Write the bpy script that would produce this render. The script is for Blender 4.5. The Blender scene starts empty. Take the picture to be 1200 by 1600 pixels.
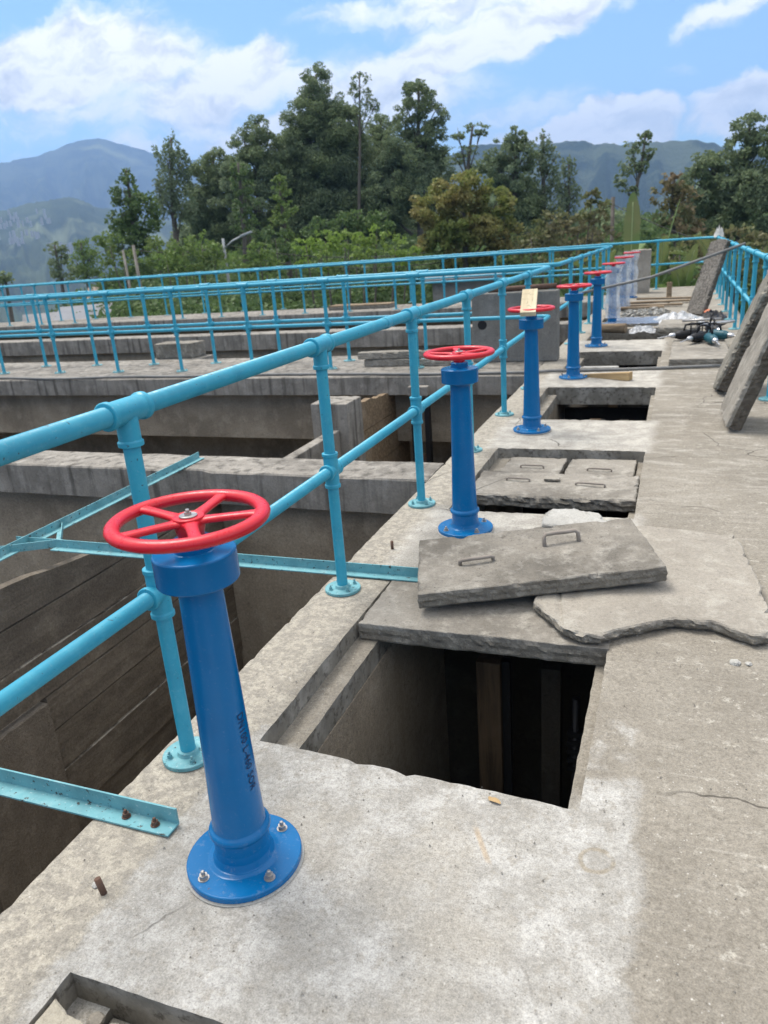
import bpy, bmesh, math, random
import numpy as np
from mathutils import Vector, Matrix, noise as mnoise

sc = bpy.context.scene
COL = sc.collection
R_ = math.radians

# ------------------------------------------------------------------ camera
cam_d = bpy.data.cameras.new('camera'); cam = bpy.data.objects.new('camera', cam_d); COL.objects.link(cam)
YAW, PITCH, ROLL, FPX = 0.37905, 0.33885, -0.07505, 1180.0     # solved from the railing, the stands and the hatch edges
_f = Vector((-math.sin(YAW)*math.cos(PITCH), math.cos(YAW)*math.cos(PITCH), -math.sin(PITCH)))
_r = Vector((math.cos(YAW), math.sin(YAW), 0)); _u = _r.cross(_f)
_r2 = _r*math.cos(ROLL)+_u*math.sin(ROLL); _u2 = -_r*math.sin(ROLL)+_u*math.cos(ROLL)
_m = Matrix((( _r2.x,_u2.x,-_f.x,0),(_r2.y,_u2.y,-_f.y,0),(_r2.z,_u2.z,-_f.z,1.6),(0,0,0,1)))
cam.matrix_world = _m
cam_d.sensor_fit = 'VERTICAL'; cam_d.sensor_height = 36.0; cam_d.lens = 36.0*FPX/1600.0
cam_d.clip_start = 0.05; cam_d.clip_end = 30000
cam_d.dof.use_dof = True; cam_d.dof.focus_distance = 2.6; cam_d.dof.aperture_fstop = 4.5
sc.camera = cam

# ------------------------------------------------------------------ light
SUN_EL, SUN_AZ = R_(64), R_(-62)          # azimuth from +Y towards +X
world = bpy.data.worlds.new('World'); sc.world = world; world.use_nodes = True
wt = world.node_tree; wt.nodes.clear()
def WN(t, **k):
    n = wt.nodes.new(t)
    for a, b in k.items(): setattr(n, a, b)
    return n
def wl(a, b): wt.links.new(a, b)
sky = WN('ShaderNodeTexSky'); sky.sky_type = 'NISHITA'; sky.sun_disc = False
sky.sun_elevation = SUN_EL; sky.sun_rotation = SUN_AZ; sky.altitude = 1500; sky.air_density = 1.0; sky.dust_density = 0.6; sky.ozone_density = 2.0
tc = WN('ShaderNodeTexCoord')
sep = WN('ShaderNodeSeparateXYZ'); wl(tc.outputs['Generated'], sep.inputs[0])
def wmath(op, a, b=None, c=None, clamp=False):
    n = WN('ShaderNodeMath', operation=op, use_clamp=clamp)
    for i, v in enumerate((a, b, c)):
        if v is None: continue
        if isinstance(v, (int, float)): n.inputs[i].default_value = v
        else: wl(v, n.inputs[i])
    return n.outputs[0]
# clouds live on the dome of directions: slope coordinates (x/|y|, z/|y|)
ay = wmath('MAXIMUM', wmath('ABSOLUTE', sep.outputs[1]), 0.12)
cu = wmath('DIVIDE', sep.outputs[0], ay); cv = wmath('DIVIDE', sep.outputs[2], ay)
comb = WN('ShaderNodeCombineXYZ'); wl(cu, comb.inputs[0]); wl(cv, comb.inputs[1])
nzd = WN('ShaderNodeTexNoise'); nzd.inputs['Scale'].default_value = 9; nzd.inputs['Detail'].default_value = 5; nzd.inputs['Roughness'].default_value = .6
wl(comb.outputs[0], nzd.inputs['Vector'])
sub = WN('ShaderNodeVectorMath', operation='SUBTRACT'); wl(nzd.outputs['Color'], sub.inputs[0]); sub.inputs[1].default_value = (.5,.5,.5)
scl = WN('ShaderNodeVectorMath', operation='SCALE'); wl(sub.outputs[0], scl.inputs[0]); scl.inputs['Scale'].default_value = .10
add = WN('ShaderNodeVectorMath', operation='ADD'); wl(comb.outputs[0], add.inputs[0]); wl(scl.outputs[0], add.inputs[1])
flat = WN('ShaderNodeVectorMath', operation='MULTIPLY'); wl(add.outputs[0], flat.inputs[0]); flat.inputs[1].default_value = (1,1,0)
BLOBS = [(-.62,.205,.20,.07,0,.85),(-.33,.165,.16,.05,.05,.8),(-.86,.275,.24,.065,0,1.5),(-.72,.258,.14,.045,0,1.2),(-.86,.215,.24,.05,0,.55),(-.56,.228,.10,.045,.1,1.6),(-.50,.205,.16,.035,0,.7),
         (-.40,.19,.16,.05,.1,.85),(-.29,.205,.22,.038,.20,1.4),(-.15,.235,.18,.034,.33,1.3),(-.22,.27,.20,.05,0,.8),(-.40,.275,.14,.02,0,.5),
         (-.070,.110,.060,.030,0,2.4),(-.14,.100,.11,.024,0,1.5),(.08,.112,.080,.034,0,2.0),(-.50,.150,.20,.030,0,1.1),(.03,.208,.07,.016,.3,.75),(-.20,.13,.16,.03,.1,.5),
         (-.6,.15,.35,.05,0,.55),(-.95,.13,.2,.05,0,.5),(-.01,.163,.03,.012,0,.4),(.35,.2,.2,.1,0,.6),(-1.4,.3,.3,.2,0,.7)]
acc = None
for (bx, by, rx, ry, ro, w) in BLOBS:
    mp = WN('ShaderNodeMapping', vector_type='TEXTURE'); wl(flat.outputs[0], mp.inputs['Vector'])
    mp.inputs['Location'].default_value = (bx, by, 0); mp.inputs['Rotation'].default_value = (0,0,ro); mp.inputs['Scale'].default_value = (rx, ry, 1)
    ln = WN('ShaderNodeVectorMath', operation='LENGTH'); wl(mp.outputs[0], ln.inputs[0])
    v = wmath('MULTIPLY', wmath('SUBTRACT', 1.25, ln.outputs['Value'], clamp=True), w)
    acc = v if acc is None else wmath('MAXIMUM', acc, v)
nz2 = WN('ShaderNodeTexNoise'); nz2.inputs['Scale'].default_value = 14; nz2.inputs['Detail'].default_value = 8; nz2.inputs['Roughness'].default_value = .62
mp2 = WN('ShaderNodeMapping'); mp2.inputs['Scale'].default_value = (.8, 2.2, 1); wl(flat.outputs[0], mp2.inputs['Vector']); wl(mp2.outputs[0], nz2.inputs['Vector'])
n3 = WN('ShaderNodeTexNoise'); n3.inputs['Scale'].default_value = 2.2; n3.inputs['Detail'].default_value = 6; wl(tc.outputs['Generated'], n3.inputs['Vector'])
high = wmath('MULTIPLY', wmath('SUBTRACT', cv, .42, clamp=True), 3.0, clamp=True)       # broken cloud over the rest of the sky
gen = wmath('MULTIPLY', wmath('MULTIPLY', wmath('SUBTRACT', n3.outputs['Fac'], .42, clamp=True), 4.0, clamp=True), high)
dens = wmath('MAXIMUM', wmath('MULTIPLY', wmath('ADD', acc, wmath('MULTIPLY', wmath('SUBTRACT', nz2.outputs['Fac'], .5), 1.1)), 1.0, clamp=True), gen)
mr = WN('ShaderNodeMapRange', interpolation_type='SMOOTHSTEP'); wl(dens, mr.inputs['Value']); mr.inputs['From Min'].default_value = .16; mr.inputs['From Max'].default_value = .85; mr.inputs['To Max'].default_value = .96
# lit tops, greyer bellies
cc = WN('ShaderNodeMixRGB'); cc.inputs[1].default_value = (4.5, 4.65, 4.9, 1); cc.inputs[2].default_value = (7.8, 7.6, 7.4, 1)
mr2 = WN('ShaderNodeMapRange'); wl(nz2.outputs['Fac'], mr2.inputs['Value']); mr2.inputs['From Min'].default_value = .34; mr2.inputs['From Max'].default_value = .54
wl(mr2.outputs[0], cc.inputs[0])
sk = WN('ShaderNodeVectorMath', operation='MULTIPLY'); wl(sky.outputs[0], sk.inputs[0]); sk.inputs[1].default_value = (.84, 1.0, 1.04)
mx = WN('ShaderNodeMixRGB'); wl(mr.outputs[0], mx.inputs[0]); wl(sk.outputs[0], mx.inputs[1]); wl(cc.outputs[0], mx.inputs[2])
# unseen bright broken veil added overhead to fill the tanks with soft light
mxh = WN('ShaderNodeMixRGB'); wl(wmath('MULTIPLY', high, wmath('MULTIPLY_ADD', n3.outputs['Fac'], 1.2, .15, clamp=True)), mxh.inputs[0]); wl(mx.outputs[0], mxh.inputs[1]); mxh.inputs[2].default_value = (9.0, 8.7, 8.2, 1)
bg = WN('ShaderNodeBackground'); bg.inputs['Strength'].default_value = .13; wl(mxh.outputs[0], bg.inputs['Color'])
wo = WN('ShaderNodeOutputWorld'); wl(bg.outputs[0], wo.inputs['Surface'])

sun_d = bpy.data.lights.new('sun', 'SUN'); sun = bpy.data.objects.new('sun', sun_d); COL.objects.link(sun)
sun_d.energy = 2.6; sun_d.angle = R_(26); sun_d.color = (1.0, .95, .88)
sd = Vector((math.sin(SUN_AZ)*math.cos(SUN_EL), math.cos(SUN_AZ)*math.cos(SUN_EL), math.sin(SUN_EL)))
sun.rotation_euler = (-sd).to_track_quat('-Z', 'Y').to_euler()

sc.view_settings.view_transform = 'Standard'; sc.view_settings.look = 'None'
sc.view_settings.gamma = 1.0; sc.view_settings.exposure = 0.78; sc.view_settings.use_curve_mapping = False
sc.render.engine = 'CYCLES'
sc.cycles.volume_bounces = 0
sc.cycles.max_bounces = 8; sc.cycles.transparent_max_bounces = 12

# ------------------------------------------------------------------ object helpers
def tag(o, label=None, cat=None, group=None, kind=None):
    if label: o['label'] = label
    if cat: o['category'] = cat
    if group: o['group'] = group
    if kind: o['kind'] = kind
    return o
def empty(name, loc=(0,0,0), rz=0):
    o = bpy.data.objects.new(name, None); COL.objects.link(o); o.location = loc; o.rotation_euler = (0,0,rz)
    o.empty_display_size = .1
    return o
def copy_tree(o, parent=None):
    c = o.copy(); COL.objects.link(c); c.parent = parent
    for ch in list(o.children): copy_tree(ch, c)
    return c

class MB:
    def __init__(s): s.v = []; s.f = []; s.sm = []
    def add(s, vs, fs, smooth=False, M=None):
        b = len(s.v)
        s.v += [tuple(M @ Vector(p)) if M else tuple(p) for p in vs]
        s.f += [tuple(b+i for i in f) for f in fs]; s.sm += [smooth]*len(fs)
        return s
    def box(s, x0, x1, y0, y1, z0, z1, M=None):
        vs = [(x0,y0,z0),(x1,y0,z0),(x1,y1,z0),(x0,y1,z0),(x0,y0,z1),(x1,y0,z1),(x1,y1,z1),(x0,y1,z1)]
        return s.add(vs, [(0,3,2,1),(4,5,6,7),(0,1,5,4),(1,2,6,5),(2,3,7,6),(3,0,4,7)], False, M)
    def lathe(s, prof, o=(0,0,0), axis=(0,0,1), n=24, smooth=True, caps=True):
        """prof: list of (radius, height along axis)"""
        a = Vector(axis).normalized(); q = a.to_track_quat('Z', 'Y').to_matrix()
        if smooth:      # tight loops beside every corner keep flat faces flat
            q_ = [prof[0]]
            for (r0, h0), (r1, h1) in zip(prof[:-1], prof[1:]):
                L = math.hypot(r1-r0, h1-h0)
                if L > .008:
                    e = min(.0012, L*.2)/L; q_ += [(r0+(r1-r0)*e, h0+(h1-h0)*e), (r1-(r1-r0)*e, h1-(h1-h0)*e)]
                q_.append((r1, h1))
            prof = q_
        vs = []; fs = []
        for r, h in prof:
            for i in range(n):
                t = 2*math.pi*i/n; p = q @ Vector((r*math.cos(t), r*math.sin(t), h)); vs.append(tuple(Vector(o)+p))
        for k in range(len(prof)-1):
            for i in range(n):
                j = (i+1) % n; fs.append((k*n+i, k*n+j, (k+1)*n+j, (k+1)*n+i))
        s.add(vs, fs, smooth)
        if caps:
            b = len(s.v)-len(vs)
            s.f.append(tuple(b+i for i in reversed(range(n)))); s.sm.append(False)
            m = b+(len(prof)-1)*n
            s.f.append(tuple(m+i for i in range(n))); s.sm.append(False)
        return s
    def tube(s, pts, r, n=14, closed=False, caps=True, rad=None):
        P = [Vector(p) for p in pts]; m = len(P); vs = []; fs = []
        up = Vector((0,0,1)); prev = None
        for k, p in enumerate(P):
            if closed: d = (P[(k+1) % m]-P[k-1])
            else: d = P[min(k+1, m-1)]-P[max(k-1, 0)]
            d.normalize()
            if prev is None:
                x = d.cross(up)
                if x.length < .05: x = d.cross(Vector((0,1,0)))
                x.normalize()
            else:
                x = prev-d*prev.dot(d); x.normalize()
            y = d.cross(x); prev = x
            rr = rad[k] if rad else r
            # mitre the ring at a bend
            for i in range(n):
                t = 2*math.pi*i/n; vs.append(tuple(p+x*rr*math.cos(t)+y*rr*math.sin(t)))
        for k in range(m if closed else m-1):
            k2 = (k+1) % m
            for i in range(n):
                j = (i+1) % n; fs.append((k*n+i, k*n+j, k2*n+j, k2*n+i))
        s.add(vs, fs, True)
        if caps and not closed:
            b = len(s.v)-len(vs)
            s.f.append(tuple(b+i for i in reversed(range(n)))); s.sm.append(False)
            s.f.append(tuple(b+(m-1)*n+i for i in range(n))); s.sm.append(False)
        return s
    def build(s, name, mat, parent=None, bevel=0, loc=None, side=None):
        me = bpy.data.meshes.new(name); me.from_pydata(s.v, [], s.f); me.update()
        me.polygons.foreach_set('use_smooth', s.sm)
        me.materials.append(mat)
        if side:
            me.materials.append(side[0]); k = side[1]
            for p in me.polygons[k:len(me.polygons)-2]: p.material_index = 1
        bm = bmesh.new(); bm.from_mesh(me); bmesh.ops.recalc_face_normals(bm, faces=bm.faces); bm.to_mesh(me); bm.free()
        o = bpy.data.objects.new(name, me); COL.objects.link(o); o.parent = parent
        if loc: o.location = loc
        if bevel:
            b = o.modifiers.new('bevel', 'BEVEL'); b.width = bevel; b.segments = 2; b.limit_method = 'ANGLE'; b.angle_limit = R_(40)
        return o

def fbm(x, y, z=0., o=3): return mnoise.fractal(Vector((x, y, z)), 1.0, 2.0, o)

def slab_mesh(outline, thick, seed=0, jag=.004, step=.015, chip=.006, taper=0., skip=None, zf=None):
    """cast or broken concrete plate: resampled outline, crumbling edge, several side rings"""
    P = [Vector((a, b, 0)) for a, b in outline]; pts = []; jg = []
    for i in range(len(P)):
        a, b = P[i], P[(i+1) % len(P)]; L = (b-a).length; k = max(1, int(L/step))
        for j in range(k): pts.append(a.lerp(b, j/k))
    n = len(pts); out = []
    for i, p in enumerate(pts):
        d = (pts[(i+1) % n]-pts[i-1]).normalized(); out.append(Vector((d.y, -d.x, 0)))
    c = sum(pts, Vector())/n
    area = sum(pts[i].x*pts[(i+1) % n].y-pts[(i+1) % n].x*pts[i].y for i in range(n))
    if area < 0: out = [-o for o in out]
    rings = []
    levels = [(1, -chip*.9, 0), (1, 0, -chip*.7), (.8, -.002, -thick*.28), (.8, .001, -thick*.46), (.55, -.002, -thick*.66), (.15, -taper, -thick*.88), (0, -taper-chip, -thick)]
    vs = []
    for li, (t, off, z) in enumerate(levels):
        for i, p in enumerate(pts):
            nz = (fbm(p.x*40+seed, p.y*40, z*40+li*1.9)*.9+fbm(p.x*16+seed, p.y*16, li*.8))*jag*(1.6 if 1 < li < 5 else .7)
            big = fbm(p.x*5+seed*3.1, p.y*5, 0)*jag*.9
            hole = max(0, fbm(p.x*11+seed, p.y*11, 5)-.25)*chip*5 if li < 2 else 0
            q = p+out[i]*(off+nz+big-hole)
            zz = z-(hole*.5 if li < 2 else 0)+(fbm(p.x*14, p.y*14, seed)*chip*.5 if li else fbm(p.x*6, p.y*6, seed)*chip*.4)
            if zf: zz += zf(q.x, q.y)
            vs.append((q.x, q.y, zz))
    fs = []
    for k in range(len(levels)-1):
        for i in range(n):
            j = (i+1) % n; fs.append((k*n+i, (k+1)*n+i, (k+1)*n+j, k*n+j))
    m = MB(); m.add(vs, fs, False); m.ring = n
    for i in range(n): pass
    m.sm = [j % n >= 0 and j < 0 for j in range(len(fs))]
    m.f.append(tuple(range(n))); m.sm.append(False)
    m.f.append(tuple((len(levels)-1)*n+i for i in reversed(range(n)))); m.sm.append(False)
    return m

# ------------------------------------------------------------------ material helpers
class NT:
    def __init__(s, name, rough=.8, spec=.3):
        s.m = bpy.data.materials.new(name); s.m.use_nodes = True; s.t = s.m.node_tree
        s.b = s.t.nodes['Principled BSDF']; s.b.inputs['Roughness'].default_value = rough
        s.b.inputs['Specular IOR Level'].default_value = spec
        s._tc = None
    def n(s, ty, **k):
        n = s.t.nodes.new(ty)
        for a, b in k.items(): setattr(n, a, b)
        return n
    def l(s, a, b): s.t.links.new(a, b)
    @property
    def co(s):
        if s._tc is None: s._tc = s.n('ShaderNodeTexCoord').outputs['Object']
        return s._tc
    def setin(s, node, idx, v):
        if v is None: return
        if isinstance(v, bpy.types.NodeSocket): s.l(v, node.inputs[idx])
        else: node.inputs[idx].default_value = v
    def math(s, op, a, b=None, c=None, clamp=False):
        n = s.n('ShaderNodeMath', operation=op, use_clamp=clamp)
        for i, v in enumerate((a, b, c)): s.setin(n, i, v)
        return n.outputs[0]
    def noise(s, scale, detail=4, rough=.55, vec=None, mapscale=None, loc=(0,0,0), dist=0):
        n = s.n('ShaderNodeTexNoise'); n.inputs['Scale'].default_value = scale; n.inputs['Detail'].default_value = detail
        n.inputs['Roughness'].default_value = rough; n.inputs['Distortion'].default_value = dist
        v = vec or s.co
        if mapscale or loc != (0,0,0):
            mp = s.n('ShaderNodeMapping'); s.l(v, mp.inputs['Vector']); mp.inputs['Scale'].default_value = mapscale or (1,1,1); mp.inputs['Location'].default_value = loc; v = mp.outputs[0]
        s.l(v, n.inputs['Vector']); return n.outputs['Fac']
    def vor(s, scale, feat='F1', vec=None, out='Distance'):
        n = s.n('ShaderNodeTexVoronoi', feature=feat); n.inputs['Scale'].default_value = scale; s.l(vec or s.co, n.inputs['Vector']); return n.outputs[out]
    def ramp(s, v, a, b, lo=0., hi=1., smooth=True):
        n = s.n('ShaderNodeMapRange', interpolation_type='SMOOTHSTEP' if smooth else 'LINEAR')
        s.setin(n, 0, v); n.inputs[1].default_value = a; n.inputs[2].default_value = b; n.inputs[3].default_value = lo; n.inputs[4].default_value = hi
        return n.outputs[0]
    def mix(s, f, a, b, mode='MIX'):
        n = s.n('ShaderNodeMixRGB', blend_type=mode); s.setin(n, 0, f)
        for i, v in ((1, a), (2, b)):
            if isinstance(v, tuple) and len(v) == 3: v = (*v, 1)
            s.setin(n, i, v)
        return n.outputs[0]
    def bump(s, h, strength=.4, dist=.01, prev=None):
        n = s.n('ShaderNodeBump'); n.inputs['Strength'].default_value = strength; n.inputs['Distance'].default_value = dist
        s.l(h, n.inputs['Height'])
        if prev is not None: s.l(prev, n.inputs['Normal'])
        return n.outputs[0]
    def grey(s, v):
        n = s.n('ShaderNodeCombineXYZ')
        for i in range(3): s.setin(n, i, v)
        return n.outputs[0]
    def done(s, col=None, nrm=None, rough=None):
        if col is not None: s.setin(s.b, 'Base Color', (*col, 1) if isinstance(col, tuple) and len(col) == 3 else col)
        if nrm is not None: s.l(nrm, s.b.inputs['Normal'])
        if rough is not None: s.setin(s.b, 'Roughness', rough)
        return s.m

def concrete(name, base, dark, light, sc_=1., streak=0., pits=.5, bump=.5, dk=.5, grain=.22):
    m = NT(name, .92, .15)
    big = m.noise(1.3*sc_, 5, .6); mid = m.noise(6*sc_, 6, .65); fine = m.noise(55*sc_, 4, .7); vfine = m.noise(190*sc_, 3, .7)
    c = m.mix(m.ramp(big, .4, .68, 0, dk), base, dark)
    c = m.mix(m.ramp(mid, .46, .70, 0, .55), c, light)
    c = m.mix(m.ramp(m.noise(17*sc_, 5, .7, loc=(3,7,1)), .56, .7, 0, .55*dk+.2), c, dark)
    if streak:
        st = m.noise(1, 4, .6, mapscale=(9, 9, .55))
        c = m.mix(m.ramp(st, .48, .66, 0, streak), c, tuple(x*.55 for x in dark))
        st2 = m.noise(1, 3, .6, mapscale=(6, 6, .4), loc=(11,3,5))
        c = m.mix(m.ramp(st2, .55, .7, 0, streak*.6), c, light)
    g = m.math('ADD', m.math('MULTIPLY', m.math('SUBTRACT', fine, .5), grain*3.2), m.math('MULTIPLY', m.math('SUBTRACT', vfine, .5), grain*4))
    c = m.mix(1., c, m.grey(m.math('ADD', g, 1.0)), 'MULTIPLY')
    pit = m.ramp(m.noise(80*sc_, 2, .5, loc=(9,1,4)), .66, .74)
    c = m.mix(m.math('MULTIPLY', pit, pits), c, tuple(x*.45 for x in dark))
    nb = m.bump(mid, bump*.6, .02); nb = m.bump(fine, bump, .006, nb); nb = m.bump(m.math('SUBTRACT', vfine, pit), bump*.8, .002, nb)
    return m.done(c, nb)

def paint(name, base, dark, rust=.3, rough=.38, chalk=None, bump=.12, chips=.5, dust=.25, scratch=0, rv=1, spec=.5):
    m = NT(name, rough, .5)
    mid = m.noise(7, 5, .6); f = m.noise(45, 4, .65)
    c = m.mix(m.ramp(mid, .4, .7, 0, .6), base, dark)
    if chalk: c = m.mix(m.ramp(m.noise(12, 5, .65, loc=(4,4,4)), .5, .72, 0, .5), c, chalk)
    sp = m.ramp(m.noise(38, 3, .7, loc=(1,8,2)), .70-.06*rust, .76-.06*rust)
    c = m.mix(m.math('MULTIPLY', sp, chips), c, (.035,.022,.016))
    if scratch:
        for ms, lc in (((70,5,70),(3,1,2)),((5,70,70),(2,7,1))):
            sv = m.noise(1, 4, .7, mapscale=ms, loc=lc, dist=.6)
            c = m.mix(m.math('MULTIPLY', m.ramp(sv, .735, .755), m.math('MULTIPLY', m.ramp(m.noise(3, 2, .5, loc=lc), .56, .62), scratch)), c, (.03,.035,.04))
    dv = m.ramp(m.noise(90, 3, .6, loc=(7,2,3)), .60, .75, 0, dust)
    c = m.mix(dv, c, (.55,.6,.6))
    nb = m.bump(f, bump, .002)
    nb = m.bump(mid, bump, .01, nb)
    m.b.inputs['Specular IOR Level'].default_value = spec
    return m.done(c, nb, m.ramp(f, .3, .7, rough-.08*rv, rough+.14*rv))

M = {}
M['turq'] = paint('turquoise_paint', (.032,.335,.475), (.026,.255,.37), .8, .42, chalk=(.075,.40,.52), chips=.7, scratch=.9, dust=.12)
M['turq_old'] = paint('old_turquoise_paint', (.13,.34,.38), (.08,.22,.25), 1.5, .68, chalk=(.28,.44,.45), chips=.9, dust=.5)
M['blue'] = paint('blue_enamel', (.001,.128,.335), (.001,.112,.30), -.5, .24, bump=.012, chips=0, dust=.04, rv=.15, spec=.32)
def splash(mat):
    t = mat.node_tree; b = t.nodes['Principled BSDF']; src = b.inputs['Base Color'].links[0].from_socket
    tcn = t.nodes.new('ShaderNodeTexCoord'); sp = t.nodes.new('ShaderNodeSeparateXYZ'); t.links.new(tcn.outputs['Object'], sp.inputs[0])
    def nz(sc_, a0, a1, hi):
        n = t.nodes.new('ShaderNodeTexNoise'); n.inputs['Scale'].default_value = sc_; n.inputs['Detail'].default_value = 5; n.inputs['Roughness'].default_value = .7; t.links.new(tcn.outputs['Object'], n.inputs['Vector'])
        r = t.nodes.new('ShaderNodeMapRange'); t.links.new(n.outputs['Fac'], r.inputs[0]); r.inputs[1].default_value = a0; r.inputs[2].default_value = a1; r.inputs[4].default_value = hi; return r.outputs[0]
    low = t.nodes.new('ShaderNodeMapRange'); t.links.new(sp.outputs[2], low.inputs[0]); low.inputs[1].default_value = .01; low.inputs[2].default_value = .22; low.inputs[3].default_value = 1; low.inputs[4].default_value = .06
    def mul(x, y):
        n = t.nodes.new('ShaderNodeMath'); n.operation = 'MULTIPLY'; t.links.new(x, n.inputs[0]); t.links.new(y, n.inputs[1]); return n.outputs[0]
    m1 = t.nodes.new('ShaderNodeMixRGB'); t.links.new(mul(low.outputs[0], nz(40, .56, .68, .22)), m1.inputs[0]); t.links.new(src, m1.inputs[1]); m1.inputs[2].default_value = (.30,.35,.38,1)
    m2_ = t.nodes.new('ShaderNodeMixRGB'); t.links.new(mul(low.outputs[0], nz(60, .68, .72, .8)), m2_.inputs[0]); t.links.new(m1.outputs[0], m2_.inputs[1]); m2_.inputs[2].default_value = (.10,.05,.03,1)
    t.links.new(m2_.outputs[0], b.inputs['Base Color'])
splash(M['blue'])
M['red'] = paint('red_enamel', (.58,.006,.020), (.50,.005,.016), 0, .33, bump=.05, chips=.15, dust=.04)
M['steel'] = paint('zinc_steel', (.42,.40,.38), (.28,.26,.25), .8, .35, chips=.6); M['steel'].node_tree.nodes['Principled BSDF'].inputs['Metallic'].default_value = .75
M['rust'] = paint('rusty_steel', (.11,.06,.04), (.06,.035,.025), 1, .8)
M['ink'] = NT('stencil_ink', .6).done((.006,.02,.07))
M['c_wall'] = concrete('weathered_concrete', (.27,.25,.22), (.13,.12,.105), (.40,.375,.335), 1, streak=.75, dk=.8)
M['c_mud'] = concrete('silt_stained_concrete', (.31,.265,.205), (.19,.160,.122), (.40,.35,.275), .8, streak=.10, bump=.9, dk=.8, grain=.3)
M['c_top'] = concrete('coping_concrete', (.27,.25,.22), (.15,.14,.12), (.37,.35,.31), 1, dk=.7)
M['c_slab'] = concrete('old_cover_concrete', (.285,.262,.225), (.13,.118,.10), (.45,.425,.37), 1.3, dk=.75, pits=.7, bump=.8)
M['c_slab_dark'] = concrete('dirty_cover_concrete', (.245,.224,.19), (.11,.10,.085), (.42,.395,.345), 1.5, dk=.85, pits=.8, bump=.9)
M['c_break'] = concrete('broken_concrete', (.315,.288,.245), (.19,.17,.142), (.43,.405,.35), 1.2, dk=.5, bump=.7)
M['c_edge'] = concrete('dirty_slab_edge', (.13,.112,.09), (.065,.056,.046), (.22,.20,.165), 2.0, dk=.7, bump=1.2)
M['c_pale'] = concrete('pale_concrete', (.40,.39,.36), (.26,.245,.215), (.50,.49,.46), 1.2, dk=.4)
M['c_cream'] = concrete('cream_concrete', (.42,.38,.30), (.28,.25,.20), (.52,.47,.37), 1.2)
M['c_bark'] = concrete('leaning_slab_concrete', (.25,.235,.20), (.12,.105,.085), (.40,.38,.32), 2.0, dk=.7, pits=.8, bump=1.0)
M['c_pillar'] = concrete('rough_pillar_concrete', (.19,.162,.128), (.115,.098,.08), (.27,.235,.19), 1.2, bump=1.2, grain=.35)
def wood(name, base, dark, light, axis=1, rough=.85):
    m = NT(name, rough, .15)
    msc = [26, 26, 26]; msc[axis] = 1.6
    g = m.noise(1, 6, .65, mapscale=tuple(msc), dist=.4); big = m.noise(2.2, 4, .6)
    c = m.mix(m.ramp(g, .38, .66), dark, base); c = m.mix(m.ramp(big, .5, .72, 0, .5), c, light)
    c = m.mix(m.ramp(m.noise(60, 3, .7), .62, .72, 0, .5), c, tuple(x*.5 for x in dark))
    return m.done(c, m.bump(m.noise(30, 4, .7), .5, .004, m.bump(g, .7, .006)))
def board_material():
    m = NT('silted_boards', .93, .12)
    gr = m.noise(1, 6, .65, mapscale=(9, 1.4, 9), dist=.6); mid = m.noise(5, 5, .65); fine = m.noise(60, 4, .7)
    c = m.mix(m.ramp(gr, .35, .68), (.125,.106,.084), (.185,.158,.124)); c = m.mix(m.ramp(mid, .5, .7, 0, .6), c, (.225,.195,.155)); c = m.mix(m.ramp(m.noise(1.2, 4, .6, loc=(4,1,1)), .48, .66, 0, .6), c, (.095,.081,.066))
    sp = m.n('ShaderNodeSeparateXYZ'); m.l(m.co, sp.inputs[0]); wob = m.math('MULTIPLY', m.math('SUBTRACT', m.noise(7, 4), .5), .02); z = m.math('ADD', sp.outputs[2], wob)
    for zc in (-.56, -1.37, -1.70, -2.35):     # pale mortar squeezed into some joints
        l_ = m.ramp(m.math('ABSOLUTE', m.math('SUBTRACT', z, zc+3.2-.002)), .004, .012, 1, 0)
        c = m.mix(m.math('MULTIPLY', l_, m.ramp(m.noise(9, 4, .6, loc=(zc, 2, 1)), .40, .56, .1, 1.)), c, (.42,.38,.32))
    c = m.mix(1., c, m.grey(m.ramp(fine, .2, .8, .6, 1.4, False)), 'MULTIPLY')
    return m.done(c, m.bump(fine, .6, .006, m.bump(gr, .8, .012)))
M['w_board'] = board_material()
M['w_new'] = wood('fresh_timber', (.48,.34,.18), (.36,.25,.13), (.55,.42,.25), axis=0)
M['w_grey'] = wood('weathered_grey_timber', (.24,.22,.19), (.10,.09,.08), (.34,.32,.28), axis=2)
M['w_plank'] = wood('old_plank', (.30,.22,.14), (.16,.12,.08), (.40,.33,.24), axis=0)
M['c_pit_shade'] = concrete('pit_shade_concrete', (.045,.040,.033), (.025,.022,.019), (.07,.062,.052))  # near-black tone: the shade of the pit put into the concrete colour
M['w_post'] = wood('gate_timber', (.10,.070,.045), (.05,.036,.025), (.14,.10,.065), axis=2)
M['handle'] = paint('dusty_rebar', (.27,.235,.20), (.18,.15,.125), .8, .8)
M['black'] = NT('black_plastic', .5).done((.012,.012,.014))
M['teal'] = NT('teal_plastic', .45).done((.015,.085,.11))
M['chrome'] = NT('bright_metal', .3); M['chrome'].b.inputs['Metallic'].default_value = .9; M['chrome'] = M['chrome'].done((.55,.55,.56))
M['orange'] = NT('orange_plastic', .5).done((.55,.16,.07))
M['rod'] = paint('dull_grey_pipe', (.17,.17,.165), (.10,.10,.095), .6, .6)
def stiff_leaf(name, a, b):
    m = NT(name, .55, .3)
    return m.done(m.mix(m.noise(2, 4, .6), a, b))

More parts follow.
